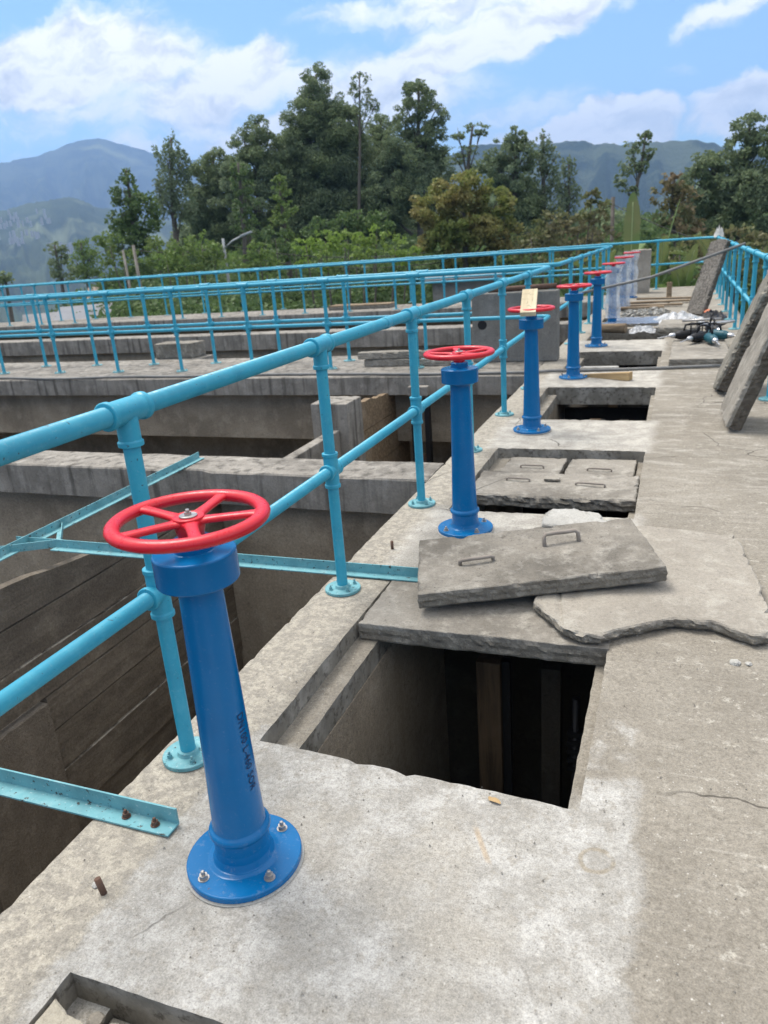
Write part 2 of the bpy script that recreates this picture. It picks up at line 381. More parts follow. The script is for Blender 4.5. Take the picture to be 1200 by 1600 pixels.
def deck_material():
    m = NT('deck_concrete', .93, .14)
    sep = m.n('ShaderNodeSeparateXYZ'); m.l(m.co, sep.inputs[0]); X, Y = sep.outputs[0], sep.outputs[1]
    wob = m.math('MULTIPLY', m.math('SUBTRACT', m.noise(3.5, 8, .74), .5), .26); wob2 = m.math('MULTIPLY', m.math('SUBTRACT', m.noise(4.5, 5, .65, loc=(5,9,2)), .5), .22)
    Xd = m.math('ADD', X, wob); Yd = m.math('ADD', Y, wob2)
    def boxm(x0, x1, y0, y1, s=.02):
        a = m.math('MULTIPLY', m.ramp(Xd, x0-s, x0+s), m.ramp(Xd, x1-s, x1+s, 1, 0))
        b = m.math('MULTIPLY', m.ramp(Yd, y0-s, y0+s), m.ramp(Yd, y1-s, y1+s, 1, 0))
        return m.math('MULTIPLY', a, b)
    big = m.noise(1.1, 5, .6); mid = m.noise(7, 6, .68); m2 = m.noise(22, 5, .7, loc=(2,5,8)); fine = m.noise(70, 4, .7); vf = m.noise(230, 3, .7)
    # weathered tan-grey deck
    c = m.mix(m.ramp(big, .35, .7), (.262,.238,.198), (.205,.185,.153))
    c = m.mix(m.ramp(mid, .5, .68, 0, .42), c, (.33,.305,.26))
    brush = m.noise(1, 5, .65, mapscale=(3.2, 9, 1), dist=.5)
    far = m.ramp(Y, 3.6, 6.0)
    c = m.mix(m.math('MULTIPLY', m.ramp(brush, .46, .70, 0, .65), far), c, (.43,.405,.355))
    c = m.mix(m.math('MULTIPLY', m.ramp(m.noise(1, 4, .6, mapscale=(2.4,6,1), loc=(4,4,0), dist=.5), .52, .66, 0, .55), far), c, (.22,.195,.16))
    c = m.mix(m.ramp(m2, .50, .66, 0, .45), c, (.17,.152,.124))
    tr_ = m.noise(1, 4, .6, mapscale=(1.2, 30, 1), loc=(7,3,0), dist=1.2); c = m.mix(m.ramp(tr_, .60, .70, 0, .35), c, (.38,.355,.31))
    # cream kerb strip at the left edge
    left = m.ramp(Xd, -1.36, -1.26, 1, 0)
    c = m.mix(m.math('MULTIPLY', left, .75), c, m.mix(m.ramp(m2, .42, .6), (.26,.24,.205), (.40,.368,.305)))
    # fresh cement round the stands
    new = m.mix(m.ramp(mid, .38, .66), (.29,.276,.248), (.415,.403,.375))
    new = m.mix(m.ramp(m2, .50, .66, 0, .75), new, (.275,.255,.22))
    new = m.mix(m.ramp(m.noise(2.2, 4, .6, loc=(3,1,0)), .5, .68, 0, .6), new, (.33,.305,.26))
    p1 = boxm(-1.33, -.02, .2, 2.0, .022)
    p1 = m.math('MAXIMUM', p1, m.math('MULTIPLY', boxm(-.19, -.04, 1.8, 2.3), m.ramp(mid, .42, .66, 0, .7)))
    c = m.mix(p1, c, new)
    pn = None
    for (a, b) in ((3.33, 4.38), (5.8, 6.85), (8.35, 9.5), (10.9, 12.1)):
        q = boxm(-1.4, -.12, a, b, .05); pn = q if pn is None else m.math('MAXIMUM', pn, q)
    new2 = m.mix(m.ramp(mid, .40, .64), (.355,.335,.30), (.50,.478,.425))
    new2 = m.mix(m.ramp(m2, .56, .72, 0, .6), new2, (.30,.275,.24))
    c = m.mix(m.math('MULTIPLY', pn, .8), c, new2)
    c = m.mix(m.math('MULTIPLY', boxm(-1.33,-.5,3.3,3.95,.05), .6), c, (.25,.235,.205))
    # pale lime bloom speckle in the right part
    c = m.mix(m.math('MULTIPLY', m.ramp(m.noise(16, 5, .75, loc=(8,8,3)), .56, .66, 0, .65), m.ramp(X, -.05, .1)), c, (.42,.395,.34))
    # dirty seam along patch border, hatch rims
    for (y0, y1) in ((1.9,3.35),(4.34,5.82),(6.83,8.36),(9.57,10.95)):
        rim = m.math('MULTIPLY', boxm(-1.36,-.10,y0-.06,y1+.06,.03), .35)
        c = m.mix(m.math('MULTIPLY', rim, m.ramp(m.noise(9,4,.6,loc=(1,y0,2)), .45, .6)), c, (.19,.17,.14))
    # ring left by a pipe, rust smear
    rx = m.math('SUBTRACT', X, -.125); ry = m.math('SUBTRACT', Y, 1.665)
    rr = m.math('SQRT', m.math('ADD', m.math('MULTIPLY', rx, rx), m.math('MULTIPLY', ry, ry)))
    rr = m.math('ADD', rr, m.math('MULTIPLY', m.math('SUBTRACT', m.noise(25, 3), .5), .016))
    ring = m.ramp(m.math('ABSOLUTE', m.math('SUBTRACT', rr, .042)), .003, .010, .75, 0)
    c = m.mix(m.math('MULTIPLY', ring, m.ramp(m.noise(30, 3), .25, .5)), c, (.26,.225,.17))
    sx = m.math('ADD', m.math('SUBTRACT', X, -.44), m.math('MULTIPLY', m.math('SUBTRACT', Y, 1.65), .55)); sy = m.math('SUBTRACT', Y, 1.65)
    smear = m.math('MULTIPLY', m.ramp(m.math('ABSOLUTE', sx), .003, .014, .6, 0), m.ramp(m.math('ABSOLUTE', sy), .05, .09, 1, 0))
    c = m.mix(m.math('MULTIPLY', smear, m.ramp(mid, .4, .55)), c, (.36,.27,.17))
    ag = m.vor(60, vec=None); c = m.mix(m.math('MULTIPLY', m.ramp(ag, .10, .2, 1, 0), m.ramp(m.noise(5, 4, .6, loc=(2,2,9)), .45, .6, .1, .75)), c, m.mix(m.ramp(m.noise(40, 2), .4, .6), (.16,.145,.12), (.50,.48,.44)))
    # hairline cracks
    cr = m.vor(.9, 'DISTANCE_TO_EDGE', vec=None)
    n = m.n('ShaderNodeVectorMath', operation='ADD'); m.l(m.co, n.inputs[0]); nn = m.n('ShaderNodeTexNoise'); nn.inputs['Scale'].default_value = 5; nn.inputs['Detail'].default_value = 5; m.l(m.co, nn.inputs['Vector'])
    s2 = m.n('ShaderNodeVectorMath', operation='SCALE'); s2.inputs['Scale'].default_value = .13; m.l(nn.outputs['Color'], s2.inputs[0]); m.l(s2.outputs[0], n.inputs[1])
    cr = m.vor(.85, 'DISTANCE_TO_EDGE', vec=n.outputs[0])
    crack = m.math('MULTIPLY', m.ramp(cr, .0015, .0045, 1, 0), m.ramp(m.noise(1.4, 3, .5, loc=(6,2,0)), .50, .58))
    c = m.mix(m.math('MULTIPLY', crack, .8), c, (.07,.062,.052))
    g = m.math('ADD', m.math('MULTIPLY', m.math('SUBTRACT', fine, .5), 1.1), m.math('MULTIPLY', m.math('SUBTRACT', vf, .5), 1.3))
    c = m.mix(1., c, m.grey(m.math('ADD', g, 1.)), 'MULTIPLY')
    pit = m.ramp(m.noise(95, 2, .5, loc=(9,1,4)), .69, .74)
    c = m.mix(m.math('MULTIPLY', pit, .7), c, (.10,.09,.075))
    spot = m.ramp(m.vor(7.5), .012, .03, .7, 0); spot = m.math('MULTIPLY', spot, m.ramp(mid, .45, .55))
    c = m.mix(spot, c, (.12,.10,.08))
    # walls of the hatches and underside get a darker, blotched colour
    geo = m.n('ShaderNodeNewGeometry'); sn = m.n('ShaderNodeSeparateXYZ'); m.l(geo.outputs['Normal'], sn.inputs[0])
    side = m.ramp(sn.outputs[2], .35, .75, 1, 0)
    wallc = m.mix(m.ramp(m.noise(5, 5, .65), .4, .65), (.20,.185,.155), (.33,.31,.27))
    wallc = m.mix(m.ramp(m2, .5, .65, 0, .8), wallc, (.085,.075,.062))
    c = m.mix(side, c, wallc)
    nb = m.bump(mid, .35, .02); nb = m.bump(m2, .45, .008, nb); nb = m.bump(fine, .45, .004, nb); nb = m.bump(m.math('SUBTRACT', vf, m.math('ADD', pit, m.math('MULTIPLY', crack, 2))), .45, .002, nb)
    nb = m.bump(p1, .6, .004, nb)
    return m.done(c, nb)
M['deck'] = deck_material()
# ------------------------------------------------------------------ the deck with its hatches
HATCH = [(-1.29,-.17,-.6,.965), (-1.29,-.19,1.90,3.36), (-1.29,-.17,4.34,5.82), (-1.285,-.165,6.83,8.37), (-1.28,-.16,9.57,10.95), (-1.28,-.16,12.1,13.5), (-1.28,-.16,14.6,16.0), (-1.28,-.16,17.2,18.6)]
def axis_cuts(brk, step):
    out = []
    for a, b in zip(brk[:-1], brk[1:]):
        st = step(.5*(a+b)); k = max(1, round((b-a)/st)); out += [a+(b-a)*i/k for i in range(k)]
    return out+[brk[-1]]
def build_deck():
    X0, X1, Y0, Y1 = -1.6, 1.05, -1.2, 22.4
    LED, FARL = .10, .0
    xb = sorted({X0, X1, *[h[0] for h in HATCH], *[h[1] for h in HATCH], *[h[0]+LED for h in HATCH], *[h[1]-.045 for h in HATCH]})
    yb = sorted({Y0, Y1, *[h[2] for h in HATCH if h[2] > Y0], *[h[3] for h in HATCH]})
    xs = axis_cuts(xb, lambda c: .03); ys = axis_cuts(yb, lambda c: .03 if c < 4.5 else (.05 if c < 9 else .12))
    nx, ny = len(xs)-1, len(ys)-1
    def cls(cx, cy):
        for (a, b, c, d) in HATCH:
            if a < cx < b and c < cy < d:
                if a+LED < cx < b-.045 and cy < d-FARL: return None
                return -.085
        return 0.
    H = [[cls(.5*(xs[i]+xs[i+1]), .5*(ys[j]+ys[j+1])) for j in range(ny)] for i in range(nx)]
    def at(i, j): return H[i][j] if 0 <= i < nx and 0 <= j < ny else -9
    vid = {}; vs = []; fs = []
    def V(i, j, z):
        k = (i, j, z)
        if k in vid: return vid[k]
        x, y = xs[i], ys[j]; zz = z
        ring = [at(i-1, j-1), at(i, j-1), at(i-1, j), at(i, j)]
        vals = {(-9 if r is None else r) for r in ring}
        edge = len(vals) > 1
        if z > -.15:
            zz += fbm(x*1.7, y*1.7, 0)*.004+fbm(x*9, y*9, 2)*.0012
        if edge:
            x += fbm(x*23, y*23, 7)*.0028+fbm(x*2, y*2, 9)*.002; y += fbm(x*23, y*23, 3)*.0028+fbm(x*2, y*2, 4)*.002
            if z == max(v for v in vals): zz -= .0015+max(0, fbm(x*14, y*14, 11)-.18)*.016
        # first hatch is cut slightly out of square
        if abs(y-1.9) < .12 and x > -1.35 and x < .1: y -= .055*max(0, min(1, (x+1.29)/1.1))*(1-abs(y-1.9)/.12)
        vid[k] = len(vs); vs.append((x, y, zz)); return vid[k]
    for i in range(nx):
        for j in range(ny):
            h = H[i][j]
            if h is None: continue
            fs.append((V(i,j,h), V(i+1,j,h), V(i+1,j+1,h), V(i,j+1,h)))
            for (di, dj, a, b) in ((-1,0,(i,j+1),(i,j)), (1,0,(i+1,j),(i+1,j+1)), (0,-1,(i,j),(i+1,j)), (0,1,(i+1,j+1),(i,j+1))):
                nb = at(i+di, j+dj); lo = -.19 if nb is None or nb == -9 else nb
                if lo < h:
                    chain = [h]
                    if lo == -.19: chain += [h-.04, -.19]
                    else: chain += [lo]
                    for p, q in zip(chain[:-1], chain[1:]):
                        fs.append((V(*a, p), V(*b, p), V(*b, q), V(*a, q)))
            fs.append((V(i,j,-.19), V(i,j+1,-.19), V(i+1,j+1,-.19), V(i+1,j,-.19)))
    me = bpy.data.meshes.new('deck'); me.from_pydata(vs, [], fs); me.update(); me.materials.append(M['deck'])
    o = bpy.data.objects.new('deck', me); COL.objects.link(o); return tag(o, 'long concrete walkway deck with a row of rectangular hatches', kind='structure')
build_deck()
# channel walls under the deck: a thing of their own each
def wall_thing(name, label, boxes, mat, cat='wall', group=None, bevel=0):
    m = MB()
    for b in boxes: m.box(*b)
    o = m.build(name, M[mat], None, bevel); return tag(o, label, cat, group)
wall_thing('channel_wall', 'silt stained wall under the left edge of the deck, seen through the open hatches', [(-1.58,-1.185,-1.2,22.4,-3.3,-.192)], 'c_mud')
wall_thing('channel_wall', 'wall under the right edge of the deck behind the sluice gear', [(.86,1.03,-1.2,22.4,-3.3,-.192)], 'c_mud')
wall_thing('end_wall', 'end wall closing the far end of the channel under the deck', [(-1.183,.858,22.1,22.38,-3.3,-.192)], 'c_mud')

# ------------------------------------------------------------------ tank structures to the left
def beam(name, label, x0, x1, y0, y1, ztop, zlow, inset, wz, cat='tank wall', seed=0, notch=None, group=None):
    """concrete cap beam (part coping) on a set-back silt-stained wall (part)"""
    root = empty(name, ((x0+x1)/2, y0, 0)); rx = (x0+x1)/2
    tag(root, label, cat, group)
    step = .12; n = int((x1-x0)/step); vs = []; fs = []
    prof = [(0, zlow), (0, (ztop+zlow)/2), (0, ztop-.012), (.012, ztop), ((y1-y0)*.5, ztop+.004), (y1-y0-.012, ztop), (y1-y0, ztop-.012), (y1-y0, zlow)]
    for i in range(n+1):
        x = x0+(x1-x0)*i/n
        for k, (py, pz) in enumerate(prof):
            dy = fbm(x*2+seed, pz*6, k)*.008; dz = fbm(x*3, seed, k)*.006
            if notch and notch[0] < x < notch[1] and k < 4: dy += .05
            vs.append((x-rx, py+dy, pz+dz))
    K = len(prof)
    for i in range(n):
        for k in range(K-1): fs.append((i*K+k, (i+1)*K+k, (i+1)*K+k+1, i*K+k+1))
        fs.append((i*K+K-1, (i+1)*K+K-1, (i+1)*K, i*K))
    m = MB(); m.add(vs, fs); m.f.append(tuple(range(K))); m.sm.append(False); m.f.append(tuple(n*K+i for i in range(K))); m.sm.append(False)
    m.build('coping', M['c_wall'], root)
    if wz is not None:
        w = MB(); w.box(x0-rx, x1-rx, inset, min(y1-y0-.02, inset+.25), wz, zlow-.002); w.build('wall', M['c_mud'], root)
    return root
beam('tank_wall', 'nearest concrete tank wall joining the deck, with stained cap', -30, -1.605, 4.90, 5.35, 0, -.27, .16, -3.4, seed=1, notch=(-3.75,-3.5))
beam('footbridge', 'concrete footbridge crossing the tanks between two turquoise railings', -40, -1.605, 9.15, 11.05, 0, -.24, .25, -.92, 'footbridge', seed=5)
beam('tank_wall', 'tank wall beyond the footbridge with rows of railing in front of it', -45, -1.605, 14.5, 15.0, 0, -.33, .15, -3.4, seed=9)
beam('footbridge', 'farthest concrete walkway across the tanks, below the tree line', -50, -1.605, 18.9, 20.7, 0, -.34, .6, -3.4, 'footbridge', seed=13)
wall_thing('back_wall', 'low dark wall set back beneath the near footbridge', [(-40,-1.605,10.6,10.9,-3.4,-.3)], 'c_mud')
wall_thing('end_wall', 'outer wall of the tanks under the farthest walkway', [(-50,-1.605,20.3,20.6,-6,-.345)], 'c_mud')
wall_thing('near_wall', 'tank wall behind the viewer closing the nearest tank', [(-30,-1.605,-1.6,-1.2,-3.4,0)], 'c_wall')

# timber baffle in the nearest tank
bf = empty('timber_baffle', (-3.5, 2.9, -3.2)); tag(bf, 'dark timber board baffle standing in the nearest tank below the railing', 'baffle')
random.seed(5)
zb = [-.05, -.30, -.56, -.84, -1.08, -1.37, -1.70, -2.02, -2.35, -2.7, -3.1]
for bay_ in ((2.93, 5.05), (-1.15, 2.27)):
    for k in range(len(zb)-1):
        bay = bay_
        if k < 3:
            if bay_[0] < 0: continue
            bay = (-1.15, 5.05)
        z1, z0 = zb[k]-.006, zb[k+1]+.006
        w = random.uniform(-.012, .012); m = MB(); n = 40
        vs = []; fs = []
        for i in range(n+1):
            y = bay[0]+(bay[1]-bay[0])*i/n
            rag = fbm(y*3+k*7, k, 0)*.012
            top = z1+rag*(1.5 if k == 2 else .6)
            if k == 0: top = z1-.14*max(0, (y-2.9))/1.0 - abs(fbm(y*4, 3, 0))*.03
            if k == 0 and y > 4.2: top = min(top, z0+.02)
            yb_, zo = y-2.9, 3.2
            vs += [(w-.03, yb_, z0+zo), (w+.03, yb_, z0+zo), (w+.03+fbm(y*2, z0, 1)*.004, yb_, max(top, z0+.01)+zo), (w-.03, yb_, max(top, z0+.01)+zo)]
        for i in range(n):
            a, b = i*4, i*4+4
            for q in range(4): fs.append((a+q, b+q, b+(q+1) % 4, a+(q+1) % 4))
        fs += [(0,1,2,3), (n*4+3,n*4+2,n*4+1,n*4)]
        m.add(vs, fs); m.build('board', M['w_board'], bf)
def pillar(label, x0, x1, y0, y1, z0, z1, mat='c_pillar', name='concrete_pillar', seed=0):
    m = slab_mesh([(x0,y0),(x1,y0),(x1,y1),(x0,y1)], z1-z0, seed, .004, .04, .008)
    o = m.build(name, M[mat], None, loc=(0,0,z1)); return tag(o, label, 'pillar')
pillar('rough concrete pillar between the boards of the timber baffle', -3.62, -3.44, 2.28, 2.92, -3.3, -.865)
pillar('thick concrete pier with a pale top between the near tank wall and the footbridge', -3.77, -3.34, 7.5, 7.95, -3.3, -.01, 'c_wall', seed=4)
# low baffle between wall and pier, timber flap between pier and footbridge
m = MB(); m.box(-3.56, -3.44, 5.36, 7.49, -3.2, -.30); o = m.build('low_baffle', M['c_wall'], None, .01); tag(o, 'low concrete baffle with pale top edge running to the thick pier', 'baffle')
tf = empty('timber_flap', (-3.5, 8.6, -3.2)); tag(tf, 'brown board partition between the pier and the footbridge', 'baffle')
for k, (za, zc) in enumerate(((-.12,-.5),(-.51,-1.0),(-1.01,-1.6),(-1.61,-2.6))):
    m = MB(); vs = []; fs = []; n = 20
    for i in range(n+1):
        y = 7.97+1.9*i/n; t = za-(.16*i/n if k == 0 else 0)+fbm(y*5, k, 4)*.03*(k == 0)
        vs += [(-.04, y-8.6, zc+3.2), (.04, y-8.6, zc+3.2), (.04, y-8.6, t+3.2), (-.04, y-8.6, t+3.2)]
    for i in range(n):
        a, b = i*4, i*4+4
        for q in range(4): fs.append((a+q, b+q, b+(q+1) % 4, a+(q+1) % 4))
    fs += [(0,1,2,3), (n*4+3,n*4+2,n*4+1,n*4)]
    m.add(vs, fs); m.build('board', M['w_plank'], tf)
# steel penstock guide hanging at the footbridge face
g = empty('penstock', (-3.0, 9.05, -3.2)); tag(g, 'dark steel penstock frame on the face of the footbridge', 'penstock')
MB().box(-.12,-.06,-.04,.06,1.4,2.94).build('guide', M['black'], g); MB().box(.06,.12,-.04,.06,1.4,2.94).build('guide', M['black'], g)
MB().box(-.06,.06,0,.04,1.5,2.2).build('gate_leaf', M['rust'], g); MB().box(-.13,.13,-.09,.02,2.98,3.10).build('bracket', M['c_wall'], g, .01)

# water on the tank floor
wm = NT('silty_water', .12, .5); wm = wm.done(wm.mix(wm.noise(1.5, 4), (.035,.030,.018), (.055,.048,.03)), wm.bump(wm.noise(8, 3), .12, .01))
m = MB(); m.add([(-50,-1.2,-2.9),(-1.6,-1.2,-2.9),(-1.6,20.4,-2.9),(-50,20.4,-2.9)], [(0,1,2,3)]); tag(m.build('tank_water', wm), 'still silty water on the floor of the tanks', kind='structure')
m = MB(); m.add([(-1.183,-1.2,-2.88),(.858,-1.2,-2.88),(.858,22.1,-2.88),(-1.183,22.1,-2.88)], [(0,1,2,3)]); tag(m.build('channel_water', wm), 'dark water at the bottom of the channel below the hatches', kind='structure')

# sluice gear seen in the dark of each hatch
def sluice(y, label, simple=False):
    g = empty('sluice_gate', (-.55, y, -2.88)); tag(g, label, 'sluice gate', 'sluice gates in the hatches')
    MB().box(-.27,-.15,-.05,.05,0,2.56).build('guide_post', M['w_post'], g, .006)
    MB().box(-.15,-.11,-.02,.02,0,2.56).build('guide_rail', M['black'], g)
    if not simple:
        MB().box(.04,.13,-.02,.06,0,2.55).build('guide_rail', M['c_pit_shade'], g)
        mm = MB(); mm.tube([(.2,0,0),(.2,0,2.4)], .018)
        for i in range(5): mm.box(.165,.235,-.03,.03,2.0+i*.05,2.02+i*.05)
        mm.build('toothed_rack', M['black'], g)
        MB().tube([(.29,0,1.9),(.27,-.02,2.35)], .016).build('rod', M['steel'], g)
        MB().box(-.02,.03,-.01,.05,.0,1.2).build('gate_leaf', M['rust'], g)
        MB().box(-.60,1.35,.5,.56,0,2.57).build('dark_backing', M['c_pit_shade'], g)  # sheet coloured near-black in place of the unlit chamber behind
    return g
sluice(3.15, 'brown sluice gate posts and toothed rack inside the nearest open hatch')
sluice(5.6, 'gate timbers in the gap below the recessed cover slabs')
sluice(8.22, 'gate timbers and guides visible in the open hatch beyond the third blue stand')
sluice(10.8, 'gate timbers in the hatch beyond the fourth blue stand')

# ------------------------------------------------------------------ railings
def bolt(m, x, y, z, r=.010, n=6, h=.010):
    m.lathe([(r*1.35, 0), (r*1.35, .002)], (x, y, z), n=16); m.lathe([(r, 0), (r, h)], (x, y, z+.002), n=n, smooth=False); m.lathe([(r*.5, 0), (r*.5, h+.010), (r*.3, h+.012)], (x, y, z+.002), n=8)
def railing(label, top, posts, H=1.2, Hm=.62, group='turquoise pipe railings', segs=14, detail=True, mid=None):
    """top: list of (x,y) of the run; posts: list of (x,y,direction)"""
    ox, oy = top[0]; root = empty('railing', (ox, oy, 0)); tag(root, label, 'railing', group)
    def path(pts, z, elbow=.10):
        out = []
        for i, p in enumerate(pts):
            v = Vector((p[0]-ox, p[1]-oy, z))
            if 0 < i < len(pts)-1:
                a = Vector((pts[i-1][0]-ox, pts[i-1][1]-oy, z)); b = Vector((pts[i+1][0]-ox, pts[i+1][1]-oy, z))
                d1 = (a-v).normalized(); d2 = (b-v).normalized()
                P0, P2 = v+d1*elbow, v+d2*elbow
                for t in (0, .25, .5, .75, 1): out.append((1-t)**2*P0+2*t*(1-t)*v+t*t*P2)
            else: out.append(v)
        return out
    RT, RM, RP = .0295, .0255, .0260
    mt = MB(); mt.tube(path(top, H), RT, segs); 
    if detail:   # couplings on straight runs
        for a, b in zip(top[:-1], top[1:]):
            A = Vector((a[0]-ox, a[1]-oy, H)); B = Vector((b[0]-ox, b[1]-oy, H)); L = (B-A).length; d = (B-A).normalized()
            t = 1.1
            while t < L-.3:
                p = A+d*t; mt.lathe([(RT+.0015, -.03), (RT+.003, -.026), (RT+.003, .026), (RT+.0015, .03)], p, d, n=18, caps=False); t += 3.96
    mt.build('top_rail', M['turq'], root)
    MB().tube(path(mid or top, Hm), RM, segs).build('mid_rail', M['turq'], root)
    cache = {}
    for (px, py, d) in posts:
        key = (round(d[0], 2), round(d[1], 2))
        if key not in cache:
            D = Vector((d[0], d[1], 0)).normalized()
            p = MB().lathe([(RP, .01), (RP, H-.02)], n=segs, caps=False).build('post', M['turq'], root)
            f = MB(); f.lathe([(.089, 0), (.089, .012), (.087, .014), (.040, .014), (.036, .022), (.036, .03)], n=28 if detail else 16)
            if detail:
                for q in range(4):
                    t = R_(45+90*q); bolt(f, .064*math.cos(t), .064*math.sin(t), .014, .009, 6, .012)
            f.build('flange', M['turq_old'], p)
            t = MB()
            t.lathe([(.038, -.086), (.042, -.084), (.042, -.070), (.037, -.066), (.037, .066), (.042, .070), (.042, .084), (.038, .086)], (0,0,H), D, n=20)
            t.lathe([(.034, -.105), (.038, -.103), (.038, -.090), (.033, -.086), (.033, 0)], (0,0,H), (0,0,1), n=20)
            t.build('tee_fitting', M['turq'], p)
            t = MB()
            t.lathe([(.034, -.085), (.038, -.083), (.038, -.070), (.034, -.066), (.034, .066), (.038, .070), (.038, .083), (.034, .085)], (0,0,Hm), (0,0,1), n=20)
            t.lathe([(.035, -.060), (.038, -.058), (.038, -.046), (.034, -.042), (.034, .042), (.038, .046), (.038, .058), (.035, .060)], (0,0,Hm), D, n=20)
            t.build('cross_fitting', M['turq'], p)
            cache[key] = p; c = p
        else: c = copy_tree(cache[key], root)
        c.location = (px-ox, py-oy, 0)
    return root
XR = -1.485
P1 = [(XR, y, (0,1)) for y in (-.88, .44, 1.76, 3.10, 4.40, 5.715, 7.0, 8.3)]
N1 = [(x, 9.79, (1,0)) for x in (-4.54, -5.8, -7.04, -8.24, -9.42, -10.62, -11.85, -13.1, -14.3, -15.5)]
railing('turquoise railing along the near left edge of the deck, turning onto the footbridge front', [(XR,-1.1),(XR,9.79),(-16,9.79)], P1+N1+[(-3.25, 9.79, (1,0))])
F1 = [(x, 10.52, (1,0)) for x in (-3.35, -4.56, -5.72, -6.9, -8.1, -9.28, -10.4, -11.6, -12.8, -14.0, -15.2, -16.4)]
F2 = [(XR, y, (0,1)) for y in (11.8, 13.1, 14.4, 15.7, 17.0, 18.3)]
F3 = [(x, 19.15, (1,0)) for x in [-2.9-1.32*i for i in range(18)]]
railing('turquoise railing from the footbridge back edge along the deck to the farthest walkway', [(-18,10.52),(XR,10.52),(XR,19.15),(-28,19.15)], F1+F2+F3, segs=10, detail=False)
G1 = [(x, 20.25+.05*(x+1.5), (1,.05)) for x in [-.3-1.32*i for i in range(19)]]
XRR = .84
G2 = [(XRR, 22.2-1.32*i, (0,1)) for i in range(0, 12)]
railing('turquoise railing on the far side of the farthest walkway, turning down the right side', [(-28,19.6),(XRR-.3,21.9),(XRR,21.6),(XRR,4.9)], [(x, 19.6+(x+28)*2.3/28.5, (1,.08)) for x in [-.55-1.32*i for i in range(19)]]+[(XRR, 7.72+1.32*i, (0,1)) for i in range(-1, 11)], segs=12, detail=False)

# ------------------------------------------------------------------ valve stands with hand wheels
def wheel_mesh(a0):
    m = MB(); Rm = .175; N = 64; K = 12
    vs = []; fs = []
    for i in range(N):
        t = 2*math.pi*i/N
        for k in range(K):
            q = 2*math.pi*k/K; rr = Rm+.0185*math.cos(q); vs.append((rr*math.cos(t), rr*math.sin(t), .0150*math.sin(q)))
    for i in range(N):
        for k in range(K): fs.append((i*K+k, ((i+1) % N)*K+k, ((i+1) % N)*K+(k+1) % K, i*K+(k+1) % K))
    m.add(vs, fs, True)
    for s in range(5):
        t = a0+2*math.pi*s/5; c, sn = math.cos(t), math.sin(t)
        vs = []; fs = []; L = 12; S = 10
        for i in range(L+1):
            u = i/L; r = .026+u*(Rm-.026); w = .0145+.005*(2*u-1)**2+(.012*max(0,(u-.86)/.14)**2)+(.006*max(0,(.12-u)/.12)); h = .0085; zc = -.006*(1-u)+.001
            for k in range(S):
                q = 2*math.pi*k/S; a = w*math.copysign(abs(math.cos(q))**.7, math.cos(q)); b = h*math.copysign(abs(math.sin(q))**.8, math.sin(q))
                vs.append((r*c-a*sn, r*sn+a*c, zc+b))
        for i in range(L):
            for k in range(S): fs.append((i*S+k, (i+1)*S+k, (i+1)*S+(k+1) % S, i*S+(k+1) % S))
        m.add(vs, fs, True)
    m.lathe([(.022,-.05),(.030,-.048),(.036,-.022),(.038,-.012),(.038,.006),(.034,.0085),(.031,.0065),(.022,.0065)], n=32)
    return m
def stand(label, a0=0.3, flange_rot=0., wrap=False, x=0, y=0):
    root = empty('valve_stand', (x, y, 0)); tag(root, label, 'valve stand', 'blue valve stands with red hand wheels')
    f = MB(); f.lathe([(.157,.006),(.160,.008),(.160,.022),(.157,.025),(.100,.0265),(.096,.028),(.090,.031),(.086,.033)], n=56)
    fl = f.build('base_flange', M['blue'], root)
    for k in range(4):
        b = MB(); bolt(b, 0, 0, 0, .0115, 6, .011); o = b.build('anchor_bolt', M['steel'], fl); t = flange_rot+R_(90*k); o.location = (.128*math.cos(t), .128*math.sin(t), .0255)
    MB().lathe([(.164,0),(.166,.004),(.158,.0065)], n=48).build('grout_bed', M['c_pale'], root)
    c = MB(); c.lathe([(.092,.025),(.084,.036),(.078,.052),(.0755,.075),(.0755,.108),(.079,.112),(.0835,.117),(.085,.124),(.083,.131),(.078,.136),(.0735,.139),(.0715,.16),(.0655,.36),(.0600,.60),(.0540,.845),(.056,.857),(.062,.866)], n=48, caps=False)
    c.build('column', M['blue'], root)
    MB().lathe([(.062,.8645),(.099,.867),(.101,.870),(.101,.940),(.098,.944),(.052,.946),(.050,.948)], n=48).build('head_flange', M['blue'], root)
    MB().lathe([(.047,.945),(.047,.972),(.044,.976),(.024,.977),(.024,.985)], n=32).build('neck', M['blue'], root)
    w = wheel_mesh(a0).build('hand_wheel', M['red'], root); w.location = (0,0,1.024)
    s = MB(); s.lathe([(.022,.0065),(.022,.0095),(.0205,.0105)], n=24); s.lathe([(.009,.010),(.009,.017)], n=6, smooth=False); s.lathe([(.0045,.017),(.0045,.024)], n=10); s.build('spindle_nut', M['steel'], w)
    return root
S1 = stand('nearest blue valve stand with a red hand wheel and dark stencil marks', R_(22), R_(152), x=-1.055, y=1.40)
